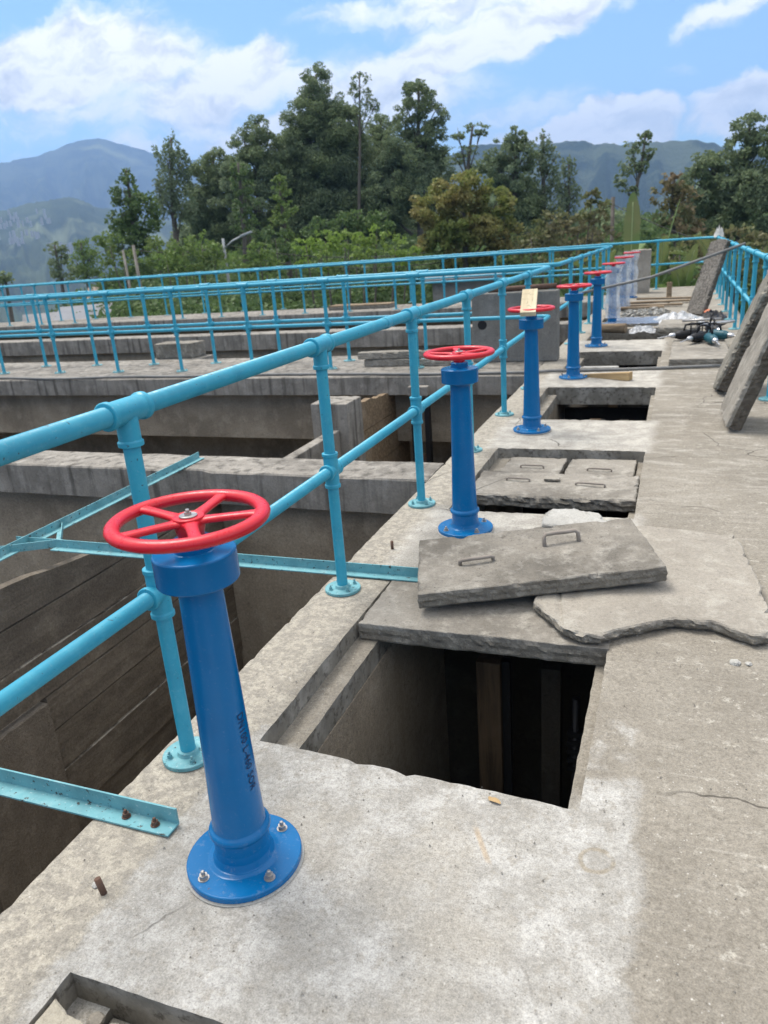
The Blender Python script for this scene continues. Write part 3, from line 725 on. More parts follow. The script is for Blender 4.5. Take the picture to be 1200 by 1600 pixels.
def stencil(parent):
    """dark painted characters running down the right side of the column"""
    cu = bpy.data.curves.new('stencil', 'FONT'); cu.body = 'DN100 L-460 SOR'; cu.size = .034; cu.space_character = 1.12
    tmp = bpy.data.objects.new('stencil_tmp', cu); COL.objects.link(tmp)
    dg = bpy.context.evaluated_depsgraph_get(); me0 = bpy.data.meshes.new_from_object(tmp.evaluated_get(dg))
    bm = bmesh.new(); bm.from_mesh(me0); bmesh.ops.triangulate(bm, faces=bm.faces)
    bmesh.ops.subdivide_edges(bm, edges=[e for e in bm.edges if e.calc_length() > .006], cuts=1)
    for v in bm.verts:
        s, t = v.co.x, v.co.y-.012
        z = .50-s*.80; r = .0545+(.0715-.0545)*(.83-z)/(.83-.16)+.0009
        if z < .142: r = .075
        th = R_(-6)+t/r; v.co = Vector((r*math.cos(th), r*math.sin(th), z))
    me = bpy.data.meshes.new('stencil_lettering'); bm.to_mesh(me); bm.free(); me.materials.append(M['ink'])
    o = bpy.data.objects.new('stencil_lettering', me); COL.objects.link(o); o.parent = parent
    bpy.data.objects.remove(tmp); bpy.data.curves.remove(cu)
stencil(S1)
S2 = stand('blue valve stand behind the tilted two handle slab, second from the viewer', R_(40), R_(45), x=-1.09, y=4.00)
labels = {2: ('blue valve stand with a timber offcut lying on its red wheel', -1.12, 6.40), 3: ('blue valve stand with a fresh timber wedge beside its base', -1.085, 8.93),
 4: ('unwrapped blue valve stand just in front of the plastic wrapped ones', -1.07, 11.47)}
for k, (lb, x, y) in labels.items():
    c = copy_tree(S2); c.location = (x, y, 0); c['label'] = lb; c.rotation_euler.z = .7*k
fm = NT('clear_plastic_film', .12, .6)
tr = fm.n('ShaderNodeBsdfTransparent'); mxs = fm.n('ShaderNodeMixShader')
fm.b.inputs['Base Color'].default_value = (.75,.77,.79,1)
nf = fm.ramp(fm.noise(5, 4, .6), .36, .66, .30, .58)
fm.l(nf, mxs.inputs[0]); fm.l(tr.outputs[0], mxs.inputs[1]); fm.l(fm.b.outputs[0], mxs.inputs[2]); fm.l(mxs.outputs[0], fm.t.nodes['Material Output'].inputs['Surface'])
fm.l(fm.bump(fm.noise(9, 3, .6, dist=1.2), .5, .01), fm.b.inputs['Normal'])
M['film'] = fm.m
def film(root, seed, z0=.10, z1=1.02, r0=.13):
    m = MB(); vs = []; fs = []; N, L = 40, 30
    for i in range(L+1):
        z = z0+(z1-z0)*i/L
        for k in range(N):
            t = 2*math.pi*k/N
            r = r0*(1+.25*(z > .85)*(z-.85)/.17)+.028*fbm(math.cos(t)*2.2+seed, math.sin(t)*2.2, z*3)+.010*math.sin(t*9+seed+z*6)
            r *= (.80+.2*abs(math.cos(z*9+seed)))
            vs.append((r*math.cos(t), r*math.sin(t), z))
    for i in range(L):
        for k in range(N): fs.append((i*N+k, i*N+(k+1) % N, (i+1)*N+(k+1) % N, (i+1)*N+k))
    m.add(vs, fs, True); m.build('plastic_wrap', M['film'], root)
wl_ = [('blue valve stand in clear plastic film with its red wheel bare', -1.06, 14.15), ('plastic wrapped valve stand between two other wrapped stands', -1.06, 16.85), ('farthest plastic wrapped valve stand beside the upright concrete block', -1.06, 19.55)]
for k, (lb, x, y) in enumerate(wl_):
    c = copy_tree(S2); c.location = (x, y, 0); c['label'] = lb; film(c, k*5.3, .12 if k == 0 else .05, .98 if k == 0 else 1.06, .13 if k == 0 else .145)
M['c_block'] = concrete('grey_block_concrete', (.20,.195,.18), (.13,.125,.115), (.28,.27,.25), .8, streak=.15, dk=.6)
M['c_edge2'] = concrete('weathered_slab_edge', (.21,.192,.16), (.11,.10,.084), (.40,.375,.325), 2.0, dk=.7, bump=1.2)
# ------------------------------------------------------------------ cover slabs
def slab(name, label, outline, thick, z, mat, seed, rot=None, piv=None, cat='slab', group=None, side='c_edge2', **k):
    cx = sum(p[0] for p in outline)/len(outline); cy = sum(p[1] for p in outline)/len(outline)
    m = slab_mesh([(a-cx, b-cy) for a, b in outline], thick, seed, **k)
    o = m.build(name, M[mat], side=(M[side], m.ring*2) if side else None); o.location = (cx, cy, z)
    if rot: o.rotation_euler = rot
    return tag(o, label, cat, group)
def handle(parent, x, y, L, ang, z=0, h=.035, r=.0065, flatten=0):
    c, s = math.cos(ang), math.sin(ang); P = lambda u, w, zz: (x+c*u-s*w, y+s*u+c*w, z+zz)
    pts = [P(-L/2,0,-.02), P(-L/2,flatten*.2,h*.75), P(-L/2+.012,flatten*.35,h), P(-L/6,flatten*.35,h*1.04), P(L/6,flatten*.35,h*.98), P(L/2-.012,flatten*.35,h), P(L/2,flatten*.2,h*.75), P(L/2,0,-.02)]
    MB().tube(pts, r, 10).build('lifting_handle', M['handle'], parent)
slab('cover_slab', 'cover slab lying in the nearest hatch, underneath the tilted slab', [(-1.275,2.78),(-.185,2.80),(-.18,3.35),(-1.275,3.35)], .085, .002, 'c_slab', 3, jag=.0035, chip=.004, group='concrete cover slabs')
slab('cover_slab', 'cream stained cover slab filling the hatch at the bottom left corner', [(-1.275,.0),(-.18,.0),(-.18,.875),(-1.22,.875),(-1.275,.90)], .09, .0, 'c_cream', 6, jag=.004, group='concrete cover slabs')
m = MB(); m.box(-1.184,-.219,.80,.962,-.17,-.105); tag(m.build('sill', M['c_slab'], None, .004), 'dusty concrete sill at the bottom of the slot in the bottom left hatch', 'sill')
# broken plate right of the stack
PL = slab('broken_slab', 'large broken concrete plate with a ragged near edge, under the right end of the tilted slab',
     [(-.53,3.05),(-.44,2.93),(-.37,2.835),(-.29,2.80),(-.22,2.80),(-.17,2.86),(-.07,2.93),(.06,3.02),(.14,3.01),(.20,3.02),(.27,2.97),(.35,2.93),(.41,2.95),(.43,3.10),(.41,3.45),(.37,3.85),(.34,4.02),(.10,4.06),(-.08,4.08),(-.55,4.04)],
     .055, .060, 'c_break', 8, jag=.006, step=.012, chip=.008, taper=.012, cat='broken slab')
slab('broken_slab', 'small pale broken slab poking out behind the tilted slab, beside the second blue stand', [(-.64,3.95),(-.66,4.12),(-.62,4.22),(-.50,4.24),(-.36,4.19),(-.30,4.10),(-.22,4.05),(-.30,3.92)], .075, .082, 'c_pale', 12, jag=.006, chip=.01, cat='broken slab')
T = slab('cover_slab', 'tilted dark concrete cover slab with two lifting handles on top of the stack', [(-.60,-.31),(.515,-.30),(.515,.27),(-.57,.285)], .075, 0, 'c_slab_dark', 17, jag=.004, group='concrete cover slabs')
T.location = (-.595, 3.375, .153); T.rotation_euler = (R_(2.5), R_(-3.2), R_(19.5))
handle(T, -.27, -.03, .16, R_(4), h=.024, r=.0095, flatten=-.04)
handle(T, .16, .07, .17, R_(4), h=.048, r=.0105, flatten=.06)
# hatch two: two slabs seated in the recess, a third on top
Sa = slab('cover_slab', 'left hand cover slab seated in the recess of the second hatch', [(-1.175,5.22),(-.745,5.22),(-.735,5.76),(-1.175,5.76)], .07, -.055, 'c_slab', 21, group='concrete cover slabs'); handle(Sa, .0, -.02, .17, 0, h=.022)
Sb = slab('cover_slab', 'right hand cover slab seated in the recess of the second hatch', [(-.715,5.22),(-.225,5.22),(-.225,5.77),(-.70,5.76)], .07, -.055, 'c_slab', 25, group='concrete cover slabs'); handle(Sb, .0, -.05, .17, R_(-3), h=.020)
Sc = slab('cover_slab', 'thick cover slab with two handles and a crumbling front edge at the front of the second hatch', [(-1.26,4.67),(-.175,4.67),(-.18,5.20),(-1.26,5.19)], .085, -.002, 'c_slab', 29, jag=.009, chip=.012, group='concrete cover slabs')
handle(Sc, -.25, .05, .16, R_(-4), h=.018); handle(Sc, .24, .0, .19, R_(-4), h=.016)
slab('stone_chip', 'small flat grey stone chip on the front cover slab of the second hatch', [(-.055,-.03),(.05,-.035),(.045,.03),(-.05,.035)], .016, 0, 'c_break', 3, jag=.003, step=.008, chip=.002, cat='stone').location = (-.74, 5.02, .017)
# leaning plates on the right
def lean(label, x, y, W, L, th, tilt, yaw, mat, seed, ol=None, name='leaning_slab', roll=0, **k):
    # plate modelled flat: local x = up the plate, local y = along the deck; then stood up
    ol = ol or [(0,0),(L,.02),(L+.03,W*.5),(L-.02,W),(.03,W),(-.02,W*.55)]
    m = slab_mesh(ol, th, seed, **k)
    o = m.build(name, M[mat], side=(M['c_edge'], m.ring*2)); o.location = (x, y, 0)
    o.rotation_euler = (Matrix.Rotation(yaw, 3, 'Z') @ Matrix.Rotation(-tilt, 3, 'Y') @ Matrix.Rotation(roll, 3, 'X')).to_euler()
    return o
o = lean('', .405, 6.42, .62, 1.22, .125, R_(71), R_(2), 'c_slab', 31, jag=.007, chip=.012, step=.02, ol=[(0,0),(.5,-.01),(1.2,.02),(1.23,.3),(1.18,.62),(.5,.64),(.0,.6)])
tag(o, 'nearest leaning concrete slab with a rough dark edge, propped against the right railing', 'leaning slab', 'slabs leaning on the right railing'); o.location.z = .055
o = lean('', .37, 7.86, .75, 1.30, .14, R_(69), R_(-3), 'c_bark', 37, jag=.012, chip=.02, step=.02, ol=[(.02,0),(.2,-.03),(.55,-.01),(.9,-.04),(1.28,.0),(1.3,.4),(1.22,.75),(.6,.72),(.05,.62),(-.05,.3)])
tag(o, 'second leaning slab, with a groove along its rounded ragged edge', 'leaning slab', 'slabs leaning on the right railing'); o.location.z = .075
lp = lean('', .42, 15.0, .44, 1.30, .10, R_(70), R_(38), 'w_grey', 41, jag=.010, chip=.012, step=.03, name='leaning_board'); lp.location.z = .04
tag(lp, 'far weathered split board leaning on the right railing behind the tools', 'leaning board')
# concrete block with a hole standing on the footbridge
bk = empty('concrete_block', (-2.0, 10.22, 0)); tag(bk, 'upright grey concrete box with a round hole, between the two footbridge railings', 'concrete block')
MB().box(-.57,.56,-.07,.16,.004,.905).build('body', M['c_block'], bk, .015)
MB().lathe([(.062,0),(.058,.006),(.0,.0062)], (-.43,-.0715,.50), (0,-1,0), n=20, caps=False).build('hole', M['black'], bk)
m = MB(); m.tube([(-2.36,10.26,.935),(-1.9,10.28,.945),(-1.47,10.30,.95)], .035, 12); tag(m.build('loose_pipe', M['rust']), 'short rusty pipe lying on top of the grey concrete box', 'pipe')
# lengths of concrete kerb on the footbridge
for k, (y, z, r, lb) in enumerate(((10.0,.105,1,'upper long pale concrete post lying on the footbridge'), (9.98,.0,-1,'lower long pale concrete post lying on the footbridge'))):
    m = slab_mesh([(-.62,-.07),(.62,-.06),(.62,.07),(-.60,.07)], .10, 60+k, .006, .03, .012); o = m.build('concrete_post', M['c_slab']); o.location = (-3.55+.08*k, y, z+.102); o.rotation_euler.z = R_(3*r); tag(o, lb, 'concrete post')
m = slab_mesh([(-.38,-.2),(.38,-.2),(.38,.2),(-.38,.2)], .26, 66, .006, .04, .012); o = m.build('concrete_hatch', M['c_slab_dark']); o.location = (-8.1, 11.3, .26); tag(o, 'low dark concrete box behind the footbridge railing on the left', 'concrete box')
m = MB(); m.box(-8.6,-7.6,11.06,11.55,-.3,.0); tag(m.build('ledge', M['c_wall'], None, .01), 'concrete ledge carrying the low dark box behind the footbridge', 'ledge')
# long poly pipe lying on the footbridge and across the deck
pts = []
for i in range(60):
    x = -12+(12.5)*i/59; y = 9.22+.05*math.sin(x*.9)+.03*math.sin(x*2.3)
    if x > -1.6: y = 9.26+.22*(x+1.6)/2.1
    pts.append((x, y, .022+.004*math.sin(x*3)))
tag(MB().tube(pts, .019, 8).build('long_pipe', M['rod']), 'long thin grey pipe lying along the footbridge edge and across the deck', 'pipe')
tag(MB().tube([(-1.52,12.45,.665),(-.4,12.5,.86),(.87,12.62,1.255)], .021, 8).build('steel_rod', M['rod']), 'long grey rod resting slanted from the left railing to the right railing', 'rod')

# ------------------------------------------------------------------ angle iron braces
def angle(m, a, b, w=.055, t=.006, flip=1, up=True):
    A, B = Vector(a), Vector(b); d = (B-A).normalized(); side = Vector((-d.y, d.x, 0))*flip; z = Vector((0,0,1))
    L = (B-A).length
    for (u0, u1, v0, v1) in (((0, w, 0, t), (0, t, t, w))):
        vs = []
        for s in (0, L):
            for (u, v) in ((u0,v0),(u1,v0),(u1,v1),(u0,v1)): vs.append(tuple(A+d*s+side*u+z*v))
        m.add(vs, [(0,3,2,1),(4,5,6,7),(0,1,5,4),(1,2,6,5),(2,3,7,6),(3,0,4,7)])
    return m
b1 = empty('angle_bracket', (-1.32,1.43,.004)); tag(b1, 'turquoise angle iron bolted to the deck beside the nearest blue stand', 'bracket')
angle(MB(), (0,.035,0), (-2.2,.045,0), .058, .006, 1).build('angle_iron', M['turq_old'], b1)
for (x, y) in ((-.065,.005),(-.175,.010)):
    q = MB(); bolt(q, x, y, .007, .0105, 6, .012); q.build('bolt', M['rust'], b1)
b2 = empty('truss_brace', (-1.18,3.30,.004)); tag(b2, 'turquoise angle iron truss reaching from the deck over the tank to the concrete wall', 'brace')
O = Vector((-1.18,3.30,.004)); 
def rel(x, y, z=.004): return tuple(Vector((x,y,z))-O)
angle(MB(), rel(-1.13,3.30), rel(-3.47,3.28), .055, .006, 1).build('angle_iron', M['turq_old'], b2)
angle(MB(), rel(-3.47,3.28), rel(-4.1,2.92), .05, .006, -1).build('angle_iron', M['turq_old'], b2)
angle(MB(), rel(-3.74,5.24,.006), rel(-3.70,2.55,.006), .055, .006, 1).build('long_angle_iron', M['turq_old'], b2)
angle(MB(), rel(-3.46,3.31), rel(-3.76,3.66,.006), .035, .005, 1).build('strut', M['turq_old'], b2)
angle(MB(), rel(-3.44,3.31,.012), rel(-3.80,3.30,.012), .035, .005, 1).build('strut', M['turq_old'], b2)
b3 = empty('angle_bracket', (-1.5,-.4,0)); tag(b3, 'turquoise angle iron crossing the near tank out of sight behind the viewer', 'bracket')
bpy.data.objects.remove(b3)

# ------------------------------------------------------------------ small things on the deck
def stub(x, y, h, tilt, label):
    m = MB(); m.tube([(0,0,-.005),(math.sin(tilt)*h,0,h*math.cos(tilt))], .009, 8); o = m.build('anchor_stud', M['rust']); o.location = (x,y,0); tag(o, label, 'stud')
stub(-1.37, 1.185, .05, R_(-14), 'rusty cut off stud left of the nearest blue stand')
stub(-1.42, 3.65, .045, 0, 'thin rusty stud between the second and third railing posts')
stub(-1.22, 9.0, .05, 0, 'rusty stud beside the stand with the timber wedge')
def rock(x, y, z, r, seed, mat='c_break', name='stone', label=None, group=None, flat=.55):
    me = bpy.data.meshes.new(name); bm = bmesh.new(); bmesh.ops.create_icosphere(bm, subdivisions=2, radius=r)
    for v in bm.verts:
        v.co *= 1+.35*fbm(v.co.x/r+seed, v.co.y/r, v.co.z/r); v.co.z *= flat
    bm.to_mesh(me); bm.free(); me.materials.append(M[mat]); o = bpy.data.objects.new(name, me); COL.objects.link(o); o.location = (x,y,z+r*flat*.6); o.rotation_euler.z = seed
    if label: tag(o, label, 'stone', group)
    return o
rock(-1.41,1.20,0,.011,1, 'c_pale', label='pale pebble beside the rusty stud left of the nearest blue stand')
rock(-1.28,1.60,0,.010,5, 'c_pale', label='pale pebble right of the near angle iron')
rock(.28,2.80,0,.020,7, 'c_pale', label='larger crumb in front of the broken plate')
rock(.325,2.80,0,.013,9, 'c_pale', label='smaller crumb in front of the broken plate')
rock(-1.20,.925,-.085,.022,3, label='broken stone lying in the ledge of the hatch at the bottom left corner')
rock(-1.13,.90,-.085,.030,6, label='larger broken stone in the hatch at the bottom left corner')
lf = MB(); n_ = 12; vs = [(0,0,.004)]; 
for i in range(n_): t = 2*math.pi*i/n_; vs.append((.022*math.cos(t)*(1+.25*math.cos(t)), .010*math.sin(t), .002+.005*abs(math.sin(t*1.5))))
lf.add(vs, [(0,i+1,(i+1) % n_+1) for i in range(n_)], True); o = lf.build('dead_leaf', M['w_new']); o.location = (-.44,1.815,.003); o.rotation_euler.z = -.4; tag(o, 'tan dead leaf at the edge of the nearest hatch', 'leaf')
# grit and crumbs: uncountable
random.seed(11); g = MB()
for i in range(900):
    y = 1.0+abs(random.gauss(0,1))*3.2; x = random.uniform(-1.56,.8)
    if random.random() < .5: y = random.uniform(.6,4.5)
    if any(h[0]-.02 < x < h[1]+.02 and h[2]-.02 < y < h[3]+.02 for h in HATCH): continue
    r = random.choice((.0015,.002,.0025,.004)); a = random.random()*6
    g.add([(x+r*math.cos(a),y+r*math.sin(a),0),(x+r*math.cos(a+2),y+r*math.sin(a+2),0),(x+r*math.cos(a+4.2),y+r*math.sin(a+4.2),0),(x,y,r*1.3)], [(0,1,3),(1,2,3),(2,0,3)])
tag(g.build('grit', M['c_break'], loc=(0,0,.002)), 'fine grit and cement crumbs scattered over the deck', kind='stuff')

# timber offcut on the third wheel
o = MB().box(-.062,.062,-.15,.17,-.02,.02).build('timber_offcut', M['w_new'], None, .003); o.location = (-1.125,6.33,1.075); o.rotation_euler = (R_(30),0,R_(6)); tag(o, 'pale timber offcut with pencil scribbles lying on the third red wheel', 'timber offcut')
M['offcut'] = wood('pale_offcut_timber', (.62,.54,.38), (.50,.42,.28), (.70,.63,.47)); o.data.materials[0] = M['offcut']
pen = MB(); random.seed(3)
for (px, py, L, a) in ((-.03,.10,.05,.1),(.0,.11,.03,1.2),(.02,.09,.04,.2),(-.035,.03,.07,-.1),(-.01,-.02,.04,1.4),(.0,-.06,.03,.5),(.012,-.07,.03,2.2),(.03,.02,.05,1.5)):
    c, s = math.cos(a)*L/2, math.sin(a)*L/2; w = .0014
    pen.add([(px-c+s*.03,py-s,.0206),(px+c,py+s,.0206),(px+c-w*math.sin(a),py+s+w*math.cos(a),.0206),(px-c-w*math.sin(a),py-s+w*math.cos(a),.0206)], [(0,1,2,3)])
pen.build('pencil_marks', M['black'], o)
# timber wedge
m = MB(); m.add([(-.30,.02,0),(.30,-.05,0),(.30,.05,0),(-.28,.05,0),(-.30,.02,.03),(.30,-.05,.09),(.30,.05,.09),(-.28,.05,.03)], [(0,3,2,1),(4,5,6,7),(0,1,5,4),(1,2,6,5),(2,3,7,6),(3,0,4,7)])
o = m.build('timber_wedge', M['w_new'], None, .003); o.location = (-.72,8.86,.002); o.rotation_euler.z = R_(-22); tag(o, 'long fresh timber wedge lying beside the fourth blue stand', 'timber wedge')

# clutter from the fourth hatch on
slab('cover_slab', 'low grey slab carrying the power drills in front of the right railing', [(-.06,9.62),(.62,9.62),(.62,11.6),(-.02,11.6)], .085, .088, 'c_slab', 71, group='concrete cover slabs', step=.04)
slab('concrete_strip', 'thin cast strip along the front of the fourth hatch', [(-1.15,9.46),(-.62,9.46),(-.62,9.55),(-1.15,9.55)], .03, .032, 'c_pale', 72, step=.03, cat='concrete strip')
slab('cover_slab', 'rough thick cover slab between the log and the drills, plastic sheet behind it', [(-.27,12.35),(.28,12.3),(.32,13.3),(-.22,13.4)], .14, .142, 'c_slab', 75, group='concrete cover slabs', step=.04, jag=.012, chip=.02)
slab('cover_slab', 'grey blue cover plate over the hatch in front of the rubble', [(-1.2,13.75),(-.28,13.75),(-.2,14.7),(-1.1,14.75)], .05, .055, 'c_slab', 77, group='concrete cover slabs', step=.04)
bl = NT('wet_blue_sheet', .25, .6); M['bluesheet'] = bl.done(bl.mix(bl.noise(3, 4), (.13,.16,.22), (.22,.25,.31)))
bpy.context.scene.collection.objects[-1]
for o_ in COL.objects:
    if o_.get('label', '').startswith('grey blue cover plate'): o_.data.materials[0] = M['bluesheet']
slab('cover_slab', 'cover slab seated over the hatch under the planks', [(-1.26,17.25),(-.2,17.25),(-.2,18.5),(-1.26,18.5)], .09, .03, 'c_slab', 79, group='concrete cover slabs', step=.05)
slab('cover_slab', 'cover slab closing the hatch between rubble and planks', [(-1.26,14.95),(-.2,14.95),(-.2,15.9),(-1.26,15.9)], .09, .03, 'c_slab', 80, group='concrete cover slabs', step=.05)
m = MB(); m.tube([(-.26,0,.075),(0,.02,.072),(.24,0,.07)], .07, 14, rad=[.068,.072,.08]); o = m.build('log', M['w_plank']); o.location = (-.99,12.98,0); o.rotation_euler.z = R_(-8); tag(o, 'short grey log lying right of the fifth blue stand', 'log')
wp = NT('white_plastic', .3, .5); tr = wp.n('ShaderNodeBsdfTransparent'); mxs = wp.n('ShaderNodeMixShader'); wp.b.inputs['Base Color'].default_value = (.50,.51,.52,1)
wp.l(wp.ramp(wp.noise(9, 5, .7), .35, .6, .45, .95), mxs.inputs[0]); wp.l(tr.outputs[0], mxs.inputs[1]); wp.l(wp.b.outputs[0], mxs.inputs[2]); wp.l(mxs.outputs[0], wp.t.nodes['Material Output'].inputs['Surface']); M['wplast'] = wp.m
def crumple(label, x, y, sx, sy, h, seed, z=0, name='plastic_sheet', mat='wplast'):
    m = MB(); vs = []; fs = []; N = 26
    for i in range(N+1):
        for j in range(N+1):
            u, v = i/N*2-1, j/N*2-1; e = max(0, 1-(u*u+v*v)*.75)
            r = abs(mnoise.noise(Vector((u*2.6+seed, v*2.6, 1))))+.5*abs(mnoise.noise(Vector((u*7+seed, v*7, 3))))
            vs.append((u*sx*(1+.12*fbm(v*2+seed,0,1)), v*sy*(1+.12*fbm(u*2,seed,1)), h*(e*.55+r*e*1.1)+.004))
    for i in range(N):
        for j in range(N): a = i*(N+1)+j; fs.append((a, a+N+1, a+N+2, a+1))
    m.add(vs, fs, False); o = m.build(name, M[mat]); o.location = (x,y,z); return tag(o, label, 'plastic sheet')
crumple('crumpled clear plastic sheet lying behind the rough thick slab', .02, 14.2, .42, .5, .16, 3)
crumple('small white plastic bag beside the short log', -.50, 13.0, .20, .22, .10, 8, name='plastic_bag')
crumple('black cloth bag lying behind the power drills', .58, 14.6, .22, .35, .12, 12, name='cloth_bag', mat='black')
r_ = MB(); random.seed(21)
for i in range(260):
    x, y = random.uniform(-.95,-.15), random.uniform(15.0,15.9); s = random.uniform(.02,.055); z = random.uniform(.03,.09)
    q = [Vector((random.uniform(-1,1),random.uniform(-1,1),random.uniform(-.6,.6))).normalized()*s for _ in range(6)]
    r_.add([(x+p.x,y+p.y,z+p.z) for p in q], [(0,1,2),(0,2,3),(0,3,4),(0,4,1),(5,1,2),(5,2,3),(5,3,4),(5,4,1)])
tag(r_.build('rubble', M['c_pale']), 'strip of pale broken rubble across the deck before the planks', kind='stuff')
for k, (x, y, L, w, rz, z, lb) in enumerate(((-.35,17.7,1.45,.09,4,.05,'long brown plank lying in front of the wooden stump'), (-.5,17.0,1.2,.07,-3,.045,'grey plank nearer than the long brown plank'), (-.2,18.05,1.3,.06,6,.08,'narrow warped plank propped on the long brown plank'),(-.75,16.6,1.0,.10,1,.045,'short wide plank just behind the rubble'))):
    o = MB().box(-L/2,L/2,-w,w,-.018,.018).build('plank', M['w_plank'], None, .004); o.location = (x,y,z); o.rotation_euler = (0,R_(1.5 if k == 2 else 0),R_(rz)); tag(o, lb, 'plank', 'loose planks on the far deck')
o = MB().lathe([(.06,0),(.055,.2),(.058,.36)], n=10).build('post_stump', M['w_plank']); o.location = (-.19,18.85,.0); tag(o, 'short brown wooden stump standing on the far deck', 'stump')
pd = empty('concrete_plinth', (-.90,20.9,0)); tag(pd, 'pale upright concrete block at the end of the row of stands', 'concrete block')
m = slab_mesh([(-.24,-.2),(.22,-.22),(.22,.2),(-.24,.2)], 1.04, 83, .006, .04, .02); m.build('body', M['c_break'], pd, loc=(0,0,1.045))
# drills and scrap at the right railing
def drill(x, y, rz, body, label, z=.09):
    g = empty('power_drill', (x,y,z), rz); tag(g, label, 'power drill', 'power tools on the low slab')
    MB().lathe([(.035,-.18),(.062,-.17),(.066,-.04),(.060,.06),(.045,.10),(.040,.12)], (0,0,.07), (0,-1,0), n=18).build('motor_housing', M[body], g)
    MB().lathe([(.034,0),(.036,.01),(.036,.045),(.022,.075),(.016,.08)], (0,-.12,.07), (0,-1,0), n=14).build('chuck', M['chrome'], g)
    MB().lathe([(.007,0),(.007,.14),(.002,.16)], (0,-.20,.07), (0,-1,-.15), n=8).build('bit', M['chrome'], g)
    MB().tube([(0,.14,.07),(.02,.20,.13),(.03,.20,.20),(.01,.10,.22),(0,.02,.20),(0,.0,.12)], .014, 8).build('handle', M['black'], g)
    return g
drill(.26,10.95,R_(-35),'black','black power drill with a side handle on the low slab')
drill(.44,10.75,R_(12),'teal','teal power drill with a bright chuck next to the black drill')
drill(.56,11.15,R_(50),'teal','teal drill body lying behind the bright chucked drill')
fr = MB(); fr.tube([(-.16,0,.02),(-.16,0,.24),(-.14,0,.26),(.14,0,.26),(.16,0,.24),(.16,0,.02)], .012, 8); fr.tube([(-.16,.2,.02),(-.16,.2,.22),(.16,.2,.22),(.16,.2,.02)], .012, 8); fr.tube([(0,0,.26),(0,.2,.22)], .014, 8)
o = fr.build('tool_frame', M['black']); o.location = (.30,11.25,.09); o.rotation_euler = (0,0,R_(28)); o.scale = (.8,.8,.85); tag(o, 'black tubular tool frame standing over the drills', 'tool frame')
o = MB().tube([(-.3,0,.03),(.32,.05,.06)], .022, 10).build('metal_tube', M['chrome']); o.location = (.50,12.6,.10); o.rotation_euler.z = R_(4); tag(o, 'bright metal tube lying across the heap of tools', 'tube')
o = MB().tube([(-.3,0,.02),(.25,.02,.04)], .02, 8).build('metal_tube', M['steel']); o.location = (.38,12.7,.16); o.rotation_euler.z = R_(-8); tag(o, 'duller metal tube behind the bright one', 'tube')
rock(.52,15.0,0,.085,4,'orange','orange_ball',flat=.9); tag(bpy.data.objects['orange_ball'], 'small round orange object by the foot of the leaning board', 'orange object')
drill(.10,11.25,R_(-70),'black','black drill body lying at the left end of the tool heap')
drill(.50,11.75,R_(20),'black','black angle tool at the back of the heap by the railing')
cb = MB(); random.seed(6); pts = []
for i in range(90): t = i*.33; pts.append((.12*math.cos(t)+.03*math.sin(t*.37), .16*math.sin(t*.97)+.02*math.cos(t*2), .012+i*.0006+.012*abs(math.sin(t*.5))))
o = cb.tube(pts, .007, 6).build('cable', M['black']); o.location = (.18,12.0,.0); tag(o, 'coiled black cable between the slabs and the drills', 'cable')
for k_ in range(3):
    cc2 = copy_tree(o); cc2.location = ((.42,11.3,.10),(.25,11.6,.09),(.55,13.2,.02))[k_]; cc2.rotation_euler.z = 1.3*(k_+1); cc2['label'] = ('tangled black cable lying over the teal drills','loop of black cable behind the black tool frame','black cable loop near the black cloth bag')[k_]
# white rag on the railing corner
o = crumple('white rag tied on the far right corner of the railing', .86, 21.4, .11, .11, .22, 17, z=1.2, name='rag'); o['category'] = 'rag'
M['cloth'] = NT('white_cloth', .9).done((.6,.58,.54)); o.data.materials[0] = M['cloth']
# stacked boards on the farthest walkway
slab('board_stack', 'low brown stack of boards on the farthest walkway', [(-9.0,19.6),(-7.2,19.6),(-7.2,20.1),(-9.0,20.1)], .12, .125, 'w_plank', 90, step=.06, cat='board stack')
HAZE = 2.6e-4
# ------------------------------------------------------------------ ground, hills, mountains
def leafmat(name, a, b, c, rough=.6, transl=.38):
    m = NT(name, rough, .25)
    geo = m.n('ShaderNodeNewGeometry')
    col = m.mix(geo.outputs['Random Per Island'], a, b)
    col = m.mix(m.ramp(m.noise(.45, 4, .6), .42, .62), col, c)
    m.done(col)
    tl = m.n('ShaderNodeBsdfTranslucent'); m.l(col, tl.inputs[0]); mx_ = m.n('ShaderNodeMixShader'); mx_.inputs[0].default_value = transl
    m.l(m.b.outputs[0], mx_.inputs[1]); m.l(tl.outputs[0], mx_.inputs[2]); m.l(mx_.outputs[0], m.t.nodes['Material Output'].inputs['Surface'])
    return m.m
gm = NT('ground_cover', .95, .1); c = gm.mix(gm.ramp(gm.noise(.08, 6, .6), .4, .6), (.035,.055,.02), (.07,.09,.03)); c = gm.mix(gm.ramp(gm.noise(.6, 5, .65), .5, .7), c, (.10,.085,.05))
M['ground'] = gm.done(c, gm.bump(gm.noise(2, 6, .7), 1, .3))
def sstep(a, b, x): t = max(0, min(1, (x-a)/(b-a))); return t*t*(3-2*t)
def ground_h(x, y):
    r = math.hypot(x, y); az = math.degrees(math.atan2(x, y))
    base = -4.0-2.0*sstep(30, 60, r)
    left = sstep(-24, -36, az)
    base -= (12+50*sstep(80, 500, r))*sstep(50, 110, r)*(.25+.75*left)
    return base+fbm(x*.03, y*.03, 1)*1.2*sstep(26, 60, r)
vs = []; fs = []; NA = 96
rad = [0,8,16,22,28,34,40,48,58,70,85,105,130,170,230,320,450,650,900,1300,2000,3500,6200]
for r in rad:
    for i in range(NA):
        t = 2*math.pi*i/NA; x, y = r*math.sin(t), r*math.cos(t); vs.append((x, y, ground_h(x, y)))
